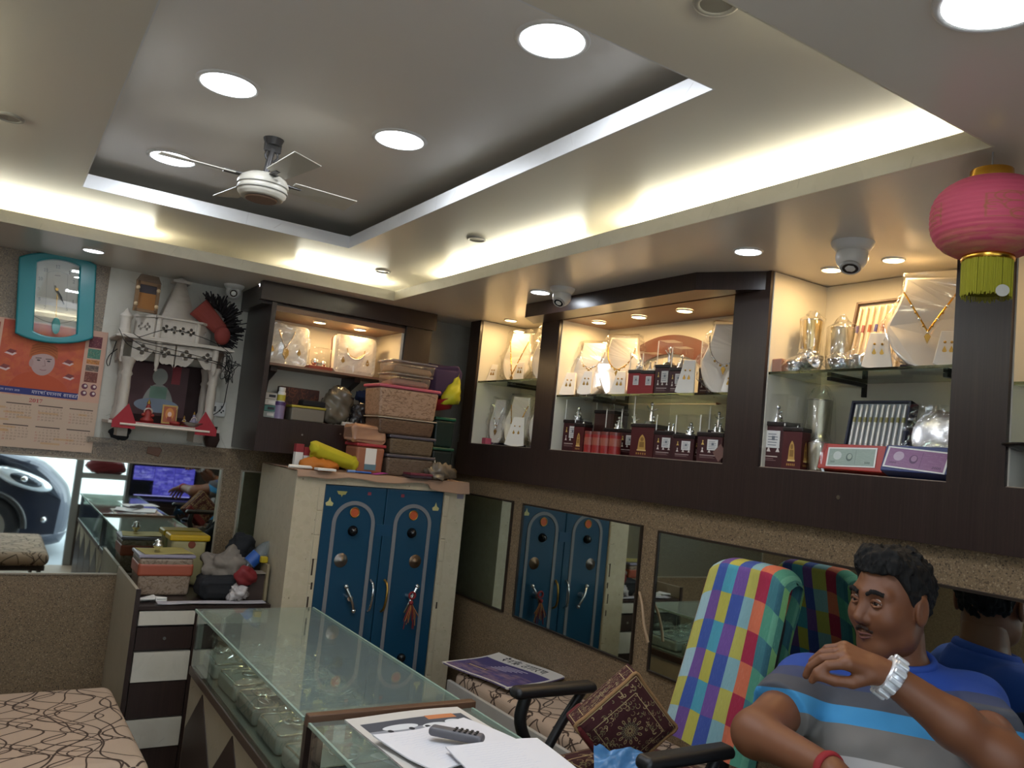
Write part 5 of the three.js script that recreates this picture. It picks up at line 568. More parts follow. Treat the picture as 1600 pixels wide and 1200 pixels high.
{ const t = thing('plastic_bag', 'bulging clear plastic bag of goods in the wall cabinet', 'bag', kp(1.305, 1.5085, -3.53)); mesh('bag', rough(sp(0.5, 0, 0, 0, 28, 20).scale(0.145, 0.175, 0.11).translate(0, 0.09, 0), 0.009, 22), phy(0x9a8f7c, 0.12, { transmission: 0.55, thickness: 0, ior: 1.6 }), t); for (const [a, b, c] of [[-0.025, 0.05, 0.03], [0.02, 0.04, 0.028], [0, 0.1, 0.03]]) mesh('bundle', rough(sp(c, a, b, 0, 14, 10), 0.004, 40), mat(0xa89a84, 0.5), t); const q = thing('net_bag', 'dark shiny polythene packet beside the clear plastic bag', 'packet', kp(1.4, 1.5085, -3.49)); mesh('packet', rough(sp(0.5, 0, 0, 0, 24, 18).scale(0.075, 0.11, 0.06).translate(0, 0.056, 0), 0.008, 45), mat(0x2c2a2c, 0.15), q); }
{ const o = mesh('small_carton', bx(0.075, 0.016, 0.02, ...kp(1.345, 1.5175, -3.445), 0.001), M.plasticW); tag(o, 'flat white carton on the front edge of the wall cabinet', 'carton'); }
{ const t = thing('white_red_box', 'white and red box under the blue cloth in the cabinet', 'box', kp(1.475, 1.5085, -3.56)); mesh('box', bx(0.09, 0.06, 0.08, 0, 0.0315, 0, 0.002), M.plasticW, t); mesh('red_band', bx(0.0915, 0.02, 0.0815, 0, 0.033, 0), mat(0x8d2430, 0.5), t); mesh('upper_box', bx(0.085, 0.04, 0.075, 0, 0.083, 0, 0.002), mat(0xa8a294, 0.6), t); const o = mesh('blue_cloth', rough(sp(0.5, 0, 0, 0, 24, 16).scale(0.12, 0.07, 0.1).translate(...kp(1.47, 1.655, -3.56)), 0.007, 30), mat(0x1c2a4a, 0.9)); tag(o, 'folded navy blue cloth in the wall cabinet beside the boxes', 'cloth'); }

// ---------------------------------------------------------------- things on top of the safe
const ST = 1.3016;
{ const o = mesh('cloth_runner', solidSheet(0.815, 0.545, 60, 30, 0.004, (v) => { v.y += 0.004 + 0.003 * noise(v.x * 14, 3, v.z * 14); if (v.z > 0.235) { const k = v.z - 0.235; v.y -= k * 1.0 * (0.35 + 0.65 * Math.abs(noise(v.x * 7, 9, 2)) + (v.x > 0.2 ? 0.35 : 0)); v.z = 0.235 + k * 0.35; } }), mat(0x9a7d68, 0.85)); o.position.set(1.492, ST, -3.533); tag(o, 'pinkish beige cloth runner spread over the safe top', 'cloth'); }
const SB = ST + 0.0085;
function tubBox(name, label, x0, x1, y0, y1, z0, z1, col, lid, opt = {}) { const w = x1 - x0, h = y1 - y0, d = z1 - z0, t = thing(name, label, 'box', [(x0 + x1) / 2, y0, (z0 + z1) / 2], opt.turn || 0); const hl = opt.hl ?? 0.014;
  mesh('tub', warp(new RoundedBoxGeometry(w * 0.96, h - hl, d * 0.96, 3, 0.012).translate(0, (h - hl) / 2, 0), (v) => { const s = 0.93 + 0.07 * v.y / h; v.x *= s; v.z *= s; }), opt.clear ? phy(col, 0.15, { transmission: 0.88, thickness: 0 }) : mat(col, 0.42, 0, opt.map ? { map: opt.map } : {}), t); mesh('lid', bx(w, hl, d, 0, h - hl / 2, 0, 0.005), opt.clearLid ? phy(lid, 0.15, { transmission: 0.75, thickness: 0 }) : mat(lid, 0.4), t); if (opt.fill) mesh('contents', rough(bx(w * 0.82, (h - hl) * opt.fill, d * 0.82, 0, (h - hl) * opt.fill / 2 + 0.004, 0, 0.01), 0.004, 40), mat(opt.fillc, 0.7), t); return t; }
const tMess = canvas(256, 256, (x, w, h) => { x.fillStyle = '#ffffff'; x.fillRect(0, 0, w, h); for (let i = 0; i < 420; i++) { x.globalAlpha = 0.3; x.fillStyle = ['#d8cdb8', '#8a7a64', '#b8a890', '#6a5c4a'][(rnd() * 4) | 0]; x.save(); x.translate(rnd() * w, rnd() * h); x.rotate(rnd() * 3); x.fillRect(0, 0, rr(5, 30), rr(3, 8)); x.restore(); } });
tubBox('storage_box', 'lowest brown translucent box of the stack on the safe', 1.50, 1.745, SB, 1.405, -3.53, -3.36, 0x6a5a4c, 0x4c4850, { map: tMess });
tubBox('storage_box', 'brown box with grey lid, second from bottom on the safe', 1.508, 1.742, 1.4055, 1.492, -3.53, -3.365, 0x6d5c48, 0x55505a, { map: tMess });
tubBox('storage_box', 'wide brown box with white sheet on top in the stack', 1.437, 1.73, 1.4925, 1.568, -3.53, -3.355, 0x6a5240, 0xa59a8a, { map: tMess, hl: 0.006 });
tubBox('storage_box', 'large peach box with pink lid on the safe stack', 1.425, 1.733, 1.5685, 1.712, -3.54, -3.35, 0xa88a74, 0xb5566a, { map: tMess });
tubBox('clear_box', 'clear flat box resting on the pink lid', 1.48, 1.695, 1.7125, 1.772, -3.53, -3.37, 0xe6ddd0, 0xd8d4cc, { clear: 1, clearLid: true, fill: 0.4, fillc: 0xb08a84, hl: 0.01 });
tubBox('clear_box', 'topmost clear box of the stack on the safe', 1.478, 1.71, 1.7725, 1.83, -3.53, -3.365, 0xe6ddd0, 0xd6d0d4, { clear: 1, clearLid: true, fill: 0.6, fillc: 0xb09880, hl: 0.01 });
{ const t = tubBox('storage_box', 'orange translucent box with red lid and white label', 1.36, 1.50, SB, 1.44, -3.52, -3.37, 0x9a6248, 0xa03038, {}); mesh('white_label', bx(0.052, 0.07, 0.001, 0.0, 0.075, 0.0725), M.plasticW, t); mesh('blue_label', bx(0.054, 0.03, 0.001, 0.002, 0.03, 0.072), mat(0x5a7a86, 0.6), t); }
{ const o = mesh('wrapped_parcel', rough(new RoundedBoxGeometry(0.15, 0.078, 0.13, 5, 0.02).translate(1.415, 1.481, -3.44), 0.005, 26), phy(0xa87e64, 0.22, { clearcoat: 0.6 })); tag(o, 'shiny peach polythene parcel on the red-lidded box', 'parcel'); }
{ const tY = mat(0xa8a012, 0.8), o = mesh('yellow_pouch', rough(warp(new THREE.CapsuleGeometry(0.026, 0.16, 8, 18).rotateZ(Math.PI / 2), (v) => { v.y -= v.x * 0.25; v.y *= 1; v.z *= 1.2; }).translate(1.262, 1.372, -3.38), 0.006, 28), tY); tag(o, 'bright yellow rolled cloth lying on the safe top', 'cloth'); const q = mesh('orange_pouch', rough(sp(0.5, 0, 0, 0, 24, 16).scale(0.15, 0.042, 0.09).translate(1.205, ST + 0.0275, -3.375), 0.007, 30), mat(0xb5691a, 0.7)); tag(q, 'orange cloth pouch at the front of the safe top', 'pouch'); }
for (let i = 0; i < 3; i++) { const t = thing('small_red_carton', ['left small red and white carton behind the orange pouch', 'middle small red and white carton behind the orange pouch', 'right small red and white carton beside the yellow cloth'][i], 'carton', [1.13 + i * 0.037, SB, -3.45], 0, 'small red and white cartons'); const hh = 0.1 - i * 0.012; mesh('carton', bx(0.034, hh, 0.03, 0, hh / 2, 0, 0.001), M.plasticW, t); mesh('red_top', bx(0.0345, 0.035, 0.0305, 0, hh - 0.017, 0), mat(0x8d2a30, 0.5), t); }
{ const o = mesh('white_tube', rot(cy(0.007, 0.007, 0.1, 0, 0, 0, 12), 0, 0, Math.PI / 2).translate(1.11, SB + 0.0075, -3.34), M.plasticW); tag(o, 'white plastic tube at the left front of the safe top', 'tube'); }
{ const t = thing('pen', 'blue pen lying on the cloth before the red-lidded box', 'pen', [1.37, SB + 0.005, -3.322], 0.1); mesh('barrel', rot(cy(0.0045, 0.0045, 0.1, 0, 0, 0, 10), 0, 0, Math.PI / 2), mat(0x2a5aa8, 0.35), t); mesh('cap', rot(cy(0.006, 0.006, 0.035, 0, 0, 0, 10), 0, 0, Math.PI / 2).translate(-0.045, 0.001, 0), mat(0x6a8ac0, 0.35), t); }
{ const o = mesh('pink_paper', solidSheet(0.07, 0.05, 10, 8, 0.002, (v) => { v.y += 0.004 * Math.sin(v.x * 60); }), mat(0xa8388a, 0.6)); o.position.set(1.455, SB + 0.005, -3.325); tag(o, 'magenta paper slip on the safe edge', 'paper'); }
for (let i = 0; i < 2; i++) { const o = mesh('notebook', bx(0.11, 0.01, 0.08, 1.635 + i * 0.004, SB + 0.0055 + i * 0.0105, -3.31, 0.002), mat(i ? 0x6a2a38 : 0x3a2a34, 0.5)); tag(o, ['lower dark notebook at the front right of the safe top', 'upper maroon notebook at the front right of the safe top'][i], 'notebook'); }
{ const o = mesh('crumpled_bag', rough(sp(0.5, 0, 0, 0, 24, 16).scale(0.11, 0.055, 0.08).translate(1.745, ST + 0.036, -3.31), 0.012, 30), phy(0x8a7d6c, 0.2, { transmission: 0.4, thickness: 0 })); tag(o, 'crumpled translucent bag at the right end of the safe top', 'bag'); }
{ const o = mesh('folded_receipt', bx(0.08, 0.01, 0.05, 1.20, SB + 0.006, -3.292, 0.002), M.plasticW); tag(o, 'folded white receipts at the left front of the safe top', 'paper'); }
tubBox('green_carton', 'lower green and black carton at the right rear of the safe', 1.75, 1.865, SB, 1.455, -3.56, -3.41, 0x1c2420, 0x1d4a38, {}); tubBox('green_carton', 'upper green carton under the red tub', 1.752, 1.862, 1.4555, 1.598, -3.55, -3.415, 0x1a2a24, 0x1f5a44, {});
{ const t = thing('red_tub', 'tilted red plastic tub on the green carton', 'tub', [1.79, 1.636, -3.46], 0, undefined); t.rotation.z = 0.22; mesh('tub', lathe([[0, 0], [0.05, 0], [0.085, 0.05], [0.087, 0.05], [0.052, -0.003], [0, -0.003]], 26), mat(0xa0202c, 0.35), t); }
{ const o = mesh('purple_cloth', rough(new RoundedBoxGeometry(0.16, 0.15, 0.09, 6, 0.03).translate(1.815, 1.775, -3.52), 0.012, 18), mat(0x33264a, 0.9)); tag(o, 'dark purple cloth bag piled behind the clear boxes', 'bag'); const q = mesh('yellow_bag', rough(warp(new THREE.ConeGeometry(0.045, 0.15, 20, 8).translate(1.81, 1.745, -3.405), (v) => { v.z = -3.405 + (v.z + 3.405) * 0.6; v.x += (v.y - 1.67) * 0.25; }), 0.006, 26), mat(0xa8a81a, 0.6)); tag(q, 'fluorescent yellow twisted bag standing in the red tub', 'bag'); }
{ const o = mesh('white_tie', tube([[1.755, 1.405, -3.395], [1.76, 1.37, -3.392], [1.756, 1.33, -3.392], [1.76, SB + 0.003, -3.385]], 0.004, 16, 6), M.plasticW); tag(o, 'white twisted tie hanging beside the lowest boxes', 'tie'); }
// ---------------------------------------------------------------- things on the drawer unit
const DT = 0.738;
{ const t = tubBox('storage_box', 'clear box with orange band and grey lid on the drawer unit', 0.578, 0.80, DT, 0.905, -3.80, -3.60, 0x8f7c6a, 0x8d8694, { map: tMess }); mesh('orange_band', warp(new RoundedBoxGeometry(0.216, 0.055, 0.194, 3, 0.012).translate(0, 0.105, 0), () => {}), mat(0x9a4c34, 0.4), t); }
{ const o = mesh('yellow_sheet', solidSheet(0.195, 0.165, 10, 8, 0.002, (v) => { v.y += 0.002 * Math.sin(v.x * 30); }), mat(0xb5a45c, 0.7)); o.position.set(0.69, 0.9075, -3.7); o.rotation.y = 0.1; tag(o, 'yellowed paper lying on the grey box lid', 'paper'); const t = thing('silver_pot', 'tiny silver pot standing on the yellowed paper', 'pot', [0.655, 0.911, -3.66]); mesh('pot', lathe([[0, 0], [0.012, 0], [0.007, 0.008], [0.018, 0.02], [0.02, 0.028], [0.01, 0.036], [0.016, 0.044], [0.006, 0.05], [0, 0.052]], 20), M.silver, t); }
{ const t = thing('yellow_lid_tub', 'square tub with bright yellow lid in front of the wide mirror', 'tub', [0.815, DT, -3.885]); mesh('tub', warp(new RoundedBoxGeometry(0.15, 0.2, 0.11, 3, 0.015).translate(0, 0.1, 0), (v) => { v.x *= 0.9 + 0.5 * v.y; }), mat(0xa59a6c, 0.4), t); mesh('lid', bx(0.172, 0.028, 0.125, 0, 0.208, 0, 0.008), mat(0xbf9a10, 0.35), t); mesh('round_label', rot(cy(0.016, 0.016, 0.001), Math.PI / 2).translate(0.01, 0.18, 0.057), mat(0x7a3a20, 0.5), t); }
{ const o = mesh('grey_cloth', rough(warp(sp(0.5, 0, 0, 0, 36, 26).scale(0.17, 0.13, 0.16), (v) => { if (v.y < -0.02) v.y = -0.02 + (v.y + 0.02) * 0.3; v.y -= 0.25 * v.x * 0.6; }).translate(0.935, 0.855, -3.63), 0.014, 20), mat(0x7d7368, 0.9)); tag(o, 'crumpled grey cloth thrown over the black bag', 'cloth'); const q = mesh('black_bag', rough(new RoundedBoxGeometry(0.2, 0.085, 0.15, 5, 0.03).translate(0.915, DT + 0.046, -3.58), 0.006, 20), M.blackSoft); tag(q, 'flat black bag on the drawer unit', 'bag'); const s = mesh('black_pouch', rough(sp(0.5, 0, 0, 0, 24, 18).scale(0.11, 0.16, 0.1).translate(1.015, DT + 0.17, -3.74), 0.008, 24), M.blackSoft); tag(s, 'round black pouch behind the water bottle', 'pouch'); }
{ const t = thing('brown_carton', 'dark brown carton beside the safe on the drawer unit', 'carton', [1.0, DT, -3.55]); mesh('carton', bx(0.12, 0.11, 0.1, 0.01, 0.0555, 0, 0.003), mat(0x3c2a22, 0.6), t); mesh('flap', bx(0.125, 0.003, 0.07, 0.014, 0.1125, 0.03).rotateZ(0.03), mat(0x8d8070, 0.7), t); for (let i = 0; i < 2; i++) { const o = mesh('ledger', bx(0.012, 0.14 + i * 0.012, 0.1, 1.073 - 0.001 - i * 0.0, DT + 0.0705 + i * 0.006, -3.66 + i * 0.13, 0.002), mat(i ? 0x8a7a5c : 0x3a3028, 0.6)); tag(o, ['dark upright ledger against the side of the safe', 'tan upright ledger nearest the safe door'][i], 'ledger'); } }
{ const o = mesh('yellow_tape', bx(0.03, 0.026, 0.03, 1.062, DT + 0.166, -3.53, 0.005), mat(0xb59a14, 0.5)); tag(o, 'small yellow box on the ledger beside the safe', 'box'); const q = mesh('red_pouch', rough(sp(0.5, 0, 0, 0, 20, 14).scale(0.08, 0.07, 0.05).translate(0.975, DT + 0.105 + 0.0, -3.485), 0.006, 30), mat(0x7a1f22, 0.6)); tag(q, 'dark red pouch under the grey cloth', 'pouch'); const r = mesh('crumpled_packet', rough(sp(0.5, 0, 0, 0, 24, 16).scale(0.07, 0.065, 0.06).translate(0.955, DT + 0.036, -3.475), 0.009, 40), phy(0xb0a8a4, 0.2, { clearcoat: 0.5 })); tag(r, 'silvery crumpled packet at the front of the drawer unit', 'packet'); }
{ const t = thing('water_bottle', 'tilted clear plastic water bottle with blue label and purple cap', 'bottle', [0.998, DT + 0.125, -3.575]); t.rotation.z = -0.75; mesh('bottle', lathe([[0, 0], [0.026, 0], [0.029, 0.006], [0.028, 0.09], [0.029, 0.1], [0.024, 0.125], [0.012, 0.145], [0.011, 0.16], [0, 0.16]], 24), phy(0xdfe6ec, 0.05, { transmission: 0.9, thickness: 0, ior: 1.4 }), t); mesh('label_band', cy(0.0296, 0.0296, 0.05, 0, 0.05, 0, 24), mat(0x1f4f9a, 0.4), t); mesh('cap_band', cy(0.0125, 0.0125, 0.018, 0, 0.163, 0, 18), mat(0x3a2a80, 0.4), t); mesh('cap', cy(0.0125, 0.0125, 0.014, 0, 0.179, 0, 18), M.plasticW, t); }
{ const o = mesh('paper_slips', solidSheet(0.42, 0.05, 24, 4, 0.003, (v) => { v.y += 0.003 * noise(v.x * 12, 1, v.z * 20); }), mat(0xb5b0b4, 0.8)); o.position.set(0.85, DT + 0.006, -3.445); tag(o, 'long strip of loose papers along the drawer unit edge', 'paper'); const q = mesh('tissue', rough(bx(0.06, 0.012, 0.04, 0.61, DT + 0.009, -3.5, 0.004), 0.004, 50), M.plasticW); tag(q, 'crumpled white tissue in front of the orange-banded box', 'tissue'); const r = mesh('tissue', rough(bx(0.04, 0.012, 0.03, 0.665, DT + 0.009, -3.505, 0.004), 0.004, 60), M.plasticW); tag(r, 'smaller white tissue further right on the drawer unit', 'tissue'); }

// ---------------------------------------------------------------- ceiling fan
{ const t = thing('ceiling_fan', 'white ceiling fan with four blades under the raised ceiling', 'fan', [0.594, TRAY, -2.385]); const wm = mat(0xc4bfb2, 0.35), dk = mat(0x5c5a5a, 0.4, 0.5);
  mesh('ceiling_hook', [cy(0.03, 0.022, 0.02, 0, -0.01, 0, 16), bx(0.05, 0.03, 0.014, 0, -0.025, 0, 0.004)], dk, t); mesh('down_rod', tube([[0, -0.03, 0], [-0.006, -0.07, 0.0], [-0.012, -0.115, 0]], 0.009, 10, 10), dk, t); mesh('shackle', new THREE.TorusGeometry(0.018, 0.004, 8, 18).translate(0, -0.05, 0), dk, t);
  const m = mesh('motor', lathe([[0, 0.03], [0.03, 0.032], [0.05, 0.026], [0.066, 0.016], [0.072, 0.004], [0.073, -0.006], [0.07, -0.008], [0.07, -0.014], [0.072, -0.016], [0.068, -0.03], [0.064, -0.032], [0.062, -0.038], [0.055, -0.042], [0.048, -0.04], [0, -0.041]], 40).translate(-0.014, -0.142, 0), wm, t);
  mesh('bottom_cap', cy(0.046, 0.044, 0.004, -0.014, -0.186, 0, 32), mat(0x8a6f5c, 0.4), m); for (const y of [-0.006, -0.022]) mesh('groove_ring', new THREE.TorusGeometry(0.071, 0.0022, 6, 40).rotateX(Math.PI / 2).translate(-0.014, -0.142 + y, 0), mat(0x8a8880, 0.4), m);
  for (const a of [0.12, 1.72, 3.12, 4.85]) { const b = mesh('blade', warp(new RoundedBoxGeometry(0.2, 0.003, 0.07, 4, 0.0014).translate(0.185, 0, 0), (v) => { v.y += v.z * 0.22; v.z *= 0.75 + v.x * 1.4; }).rotateY(a).translate(-0.014, -0.126, 0), wm, t); mesh('blade_iron', bx(0.05, 0.004, 0.024, 0.088, 0.001, 0).rotateY(a).translate(-0.014, -0.127, 0), dk, b); mesh('rivet', [sp(0.004, 0.1, 0.004, 0.008, 8, 6).rotateY(a).translate(-0.014, -0.127, 0)], M.chrome, b); }
}
// ---------------------------------------------------------------- small ceiling things
function ceilingCap(label, x, y, z, r) { const t = thing('unlit_downlight', label, 'light', [x, y, z], 0, 'unlit round ceiling fittings'); mesh('rim', lathe([[r * 0.72, 0], [r * 0.78, -0.006], [r, -0.005], [r * 1.06, 0]], 30), mat(0xa8a69e, 0.35, 0.3), t); mesh('lens', cy(r * 0.74, r * 0.74, 0.002, 0, -0.002, 0, 30), mat(0x8d8a80, 0.3), t); }
ceilingCap('unlit round fitting in the right middle ceiling beside the tray', 1.359, MID, -2.484, 0.034); ceilingCap('unlit round fitting in the ceiling at the far corner', 1.359, MID, -3.306, 0.034); ceilingCap('unlit round fitting at the left picture edge of the ceiling', -0.059, MID, -2.488, 0.034); ceilingCap('unlit round fitting at the top of the picture', 0.883, MID, -0.905, 0.036);
function dome(label, x, z, tx, ty, tz, s = 1) { const t = thing('security_camera', label, 'camera', [x, SOF, z]); t.scale.setScalar(s); mesh('mount', lathe([[0, -0.022], [0.036, -0.022], [0.046, -0.008], [0.048, 0]], 28), M.plasticW, t); const d = V(tx, ty, tz).normalize(), q = new THREE.Quaternion().setFromUnitVectors(V(0, 0, 1), d), ap = (g) => g.applyQuaternion(q).translate(0, -0.034, 0); const b = mesh('eyeball', ap(sp(0.036, 0, 0, 0, 24, 18)), M.plasticW, t); mesh('lens_ring', ap(new THREE.TorusGeometry(0.02, 0.004, 8, 24).translate(0, 0, 0.031)), mat(0xb5b3ae, 0.4), b); mesh('lens', ap(rot(cy(0.019, 0.019, 0.01, 0, 0, 0, 24), Math.PI / 2).translate(0, 0, 0.029)), M.blackGloss, b); }
dome('white dome camera at the far corner beside the shrine', 0.862, -3.83, -0.2, -0.35, 1, 0.95); dome('white dome camera in the ceiling border in front of the arched bay', 1.76, -2.5, -0.6, -0.9, 0.25); dome('white dome camera hanging in front of the pen box bay', 1.86, -1.33, -0.4, -0.95, 0.2, 1.15);
// ---------------------------------------------------------------- pink lantern
{ const t = thing('paper_lantern', 'pink paper lantern with gold cap and yellow fringe', 'lantern', [1.503, 1.965, -0.79]); const tL = canvas(512, 256, (x, w, h) => { x.fillStyle = '#b8475c'; x.fillRect(0, 0, w, h); for (let i = 0; i < 400; i++) { x.globalAlpha = 0.12; x.fillStyle = rnd() < 0.5 ? '#a33850' : '#cf6a72'; x.fillRect(rnd() * w, rnd() * h, rr(20, 120), rr(1, 3)); } for (let i = 0; i < 260; i++) { x.globalAlpha = 0.3; x.fillStyle = ['#c07a5c', '#b5855c', '#c4705c'][(rnd() * 3) | 0]; x.beginPath(); x.ellipse(rnd() * w, rnd() * rnd() * 90, rr(8, 34), rr(2, 7), 0, 0, 7); x.fill(); } for (let i = 0; i < 50; i++) { x.globalAlpha = 0.35; x.fillStyle = '#9a6a4a'; x.beginPath(); x.ellipse(rr(245, 300), rr(80, 150), rr(4, 16), rr(2, 6), 0, 0, 7); x.fill(); } x.globalAlpha = 0.55; x.strokeStyle = '#8d5a30'; x.lineWidth = 3; for (let k = 0; k < 4; k++) { const cx = 64 + k * 128; for (let i = 0; i < 7; i++) { x.beginPath(); x.arc(cx + rr(-26, 26), 128 + rr(-34, 34), rr(6, 18), 0, 5); x.stroke(); } x.strokeRect(cx - 30, 90, 60, 76); } });
  const pr = []; for (let i = 0; i <= 60; i++) { const a = i / 60, y = 0.072 - a * 0.138, b = Math.abs(a - 0.47) / 0.53; const r = 0.034 + 0.066 * Math.pow(Math.max(0, 1 - b ** 2.6), 0.62) + 0.0006 * Math.cos(a * 60 * Math.PI / 2.2); pr.push([r, y]); }
  mesh('shade', lathe(pr, 48), mat(0xffffff, 0.75, 0, { map: tL, side: THREE.DoubleSide }), t); mesh('gold_cap', lathe([[0.03, 0.1], [0.036, 0.098], [0.038, 0.074], [0.034, 0.07], [0.03, 0.072]], 32), M.gold, t); mesh('gold_collar', lathe([[0.04, -0.064], [0.044, -0.066], [0.044, -0.074], [0.04, -0.075]], 32), M.gold, t);
  mesh('hanging_wire', tube([[0, 0.1, 0], [0, 0.118, 0], [0, 0.135, 0]], 0.0018, 6, 5), M.steel, t);
  const fr = []; for (let i = 0; i < 150; i++) { const a = i / 150 * 6.283, l = 0.066 + rr(-0.003, 0.004), r = 0.0405 + rr(-0.0015, 0.0015); fr.push(cy(0.0011, 0.0009, l, Math.cos(a) * r, -0.074 - l / 2, Math.sin(a) * r, 4)); } mesh('round_tag', rot(cy(0.011, 0.011, 0.001), Math.PI / 2).rotateY(-0.9).translate(-0.022, -0.137, 0.04), mat(0x9a968a, 0.5), t); const f = mesh('fringe', fr, mat(0x8f8a12, 0.8), t); f.userData.kind = 'stuff'; mesh('fringe_lining', lathe([[0.0385, -0.074], [0.0385, -0.132]], 32), mat(0x6d6810, 0.9, 0, { side: THREE.DoubleSide }), t); }
{ const o = mesh('pull_cord', tube([[1.985, 1.02, -2.18], [1.965, 0.985, -2.14], [1.955, 0.92, -2.11], [1.96, 0.87, -2.09]], 0.005, 20, 7), mat(0xa88a6a, 0.5)); tag(o, 'pinkish cord loop hanging on the mirror beside the checked towel', 'cord'); }

// ---------------------------------------------------------------- street side seen in the mirrors
{ const t = thing('television', 'wall screen showing bluish security camera pictures', 'television', [1.475, 0.725, 0.5], Math.PI); const tv = canvas(512, 288, (x, w, h) => { x.fillStyle = '#05060a'; x.fillRect(0, 0, w, h); const pane = (a, b, c, d) => { x.fillStyle = '#5a55c8'; x.fillRect(a, b, c, d); for (let i = 0; i < 90; i++) { x.globalAlpha = 0.35; x.fillStyle = ['#8f8cf0', '#2a2a80', '#b0aef8', '#3c3aa0'][(rnd() * 4) | 0]; x.fillRect(a + rnd() * (c - 30), b + rnd() * (d - 18), rr(6, 60), rr(3, 26)); } x.globalAlpha = 1; }; pane(2, 2, 168, 284); pane(172, 2, 168, 284); pane(342, 2, 168, 140); });
  mesh('bezel', bx(0.58, 0.30, 0.04, 0, 0.15, 0.022, 0.008), M.blackGloss, t); mesh('screen', bx(0.55, 0.27, 0.002, 0, 0.152, 0.0425), new THREE.MeshStandardMaterial({ color: 0x101010, emissive: 0xffffff, emissiveMap: tv, emissiveIntensity: 0.5, roughness: 0.25 }), t); const l = new THREE.RectAreaLight(new THREE.Color(0.45, 0.42, 1), 0.6, 0.5, 0.008); l.name = 'lamp'; l.position.set(0, 0.012, 0.046); l.rotation.y = Math.PI; t.add(l); }
{ const t = thing('side_cabinet', 'dark cabinet below the wall screen seen in the mirror', 'cabinet', [1.62, FLOOR, 0.36]); mesh('body', tri(bx(0.66, 0.62, 0.26, 0, 0.31, 0), 0.6), M.wood, t); mesh('top', bx(0.68, 0.02, 0.27, 0, 0.63, 0, 0.003), M.black, t); for (const s of [-1, 1]) mesh('door', bx(0.35, 0.54, 0.01, s * 0.18, 0.31, -0.135, 0.002), M.wood, t); }
{ const o = mesh('red_cloth_pile', rough(sp(0.5, 0, 0, 0, 24, 16).scale(0.34, 0.14, 0.12).translate(0.97, 0.975, 0.53), 0.01, 16), mat(0x6d1c22, 0.85)); tag(o, 'dark red cloth pile in the shop window seen in the mirror', 'cloth'); }
struct('ground', bb(-12, 12, -0.15, 0.0, 0.62, 14), mat(0x8f959b, 0.8)).name = 'floor_outside';
{ const g = struct('wall_street', tri(bb(-12, 12, 0, 5.5, 6.5, 6.8), 1), mat(0xc9ccc8, 0.8)); }
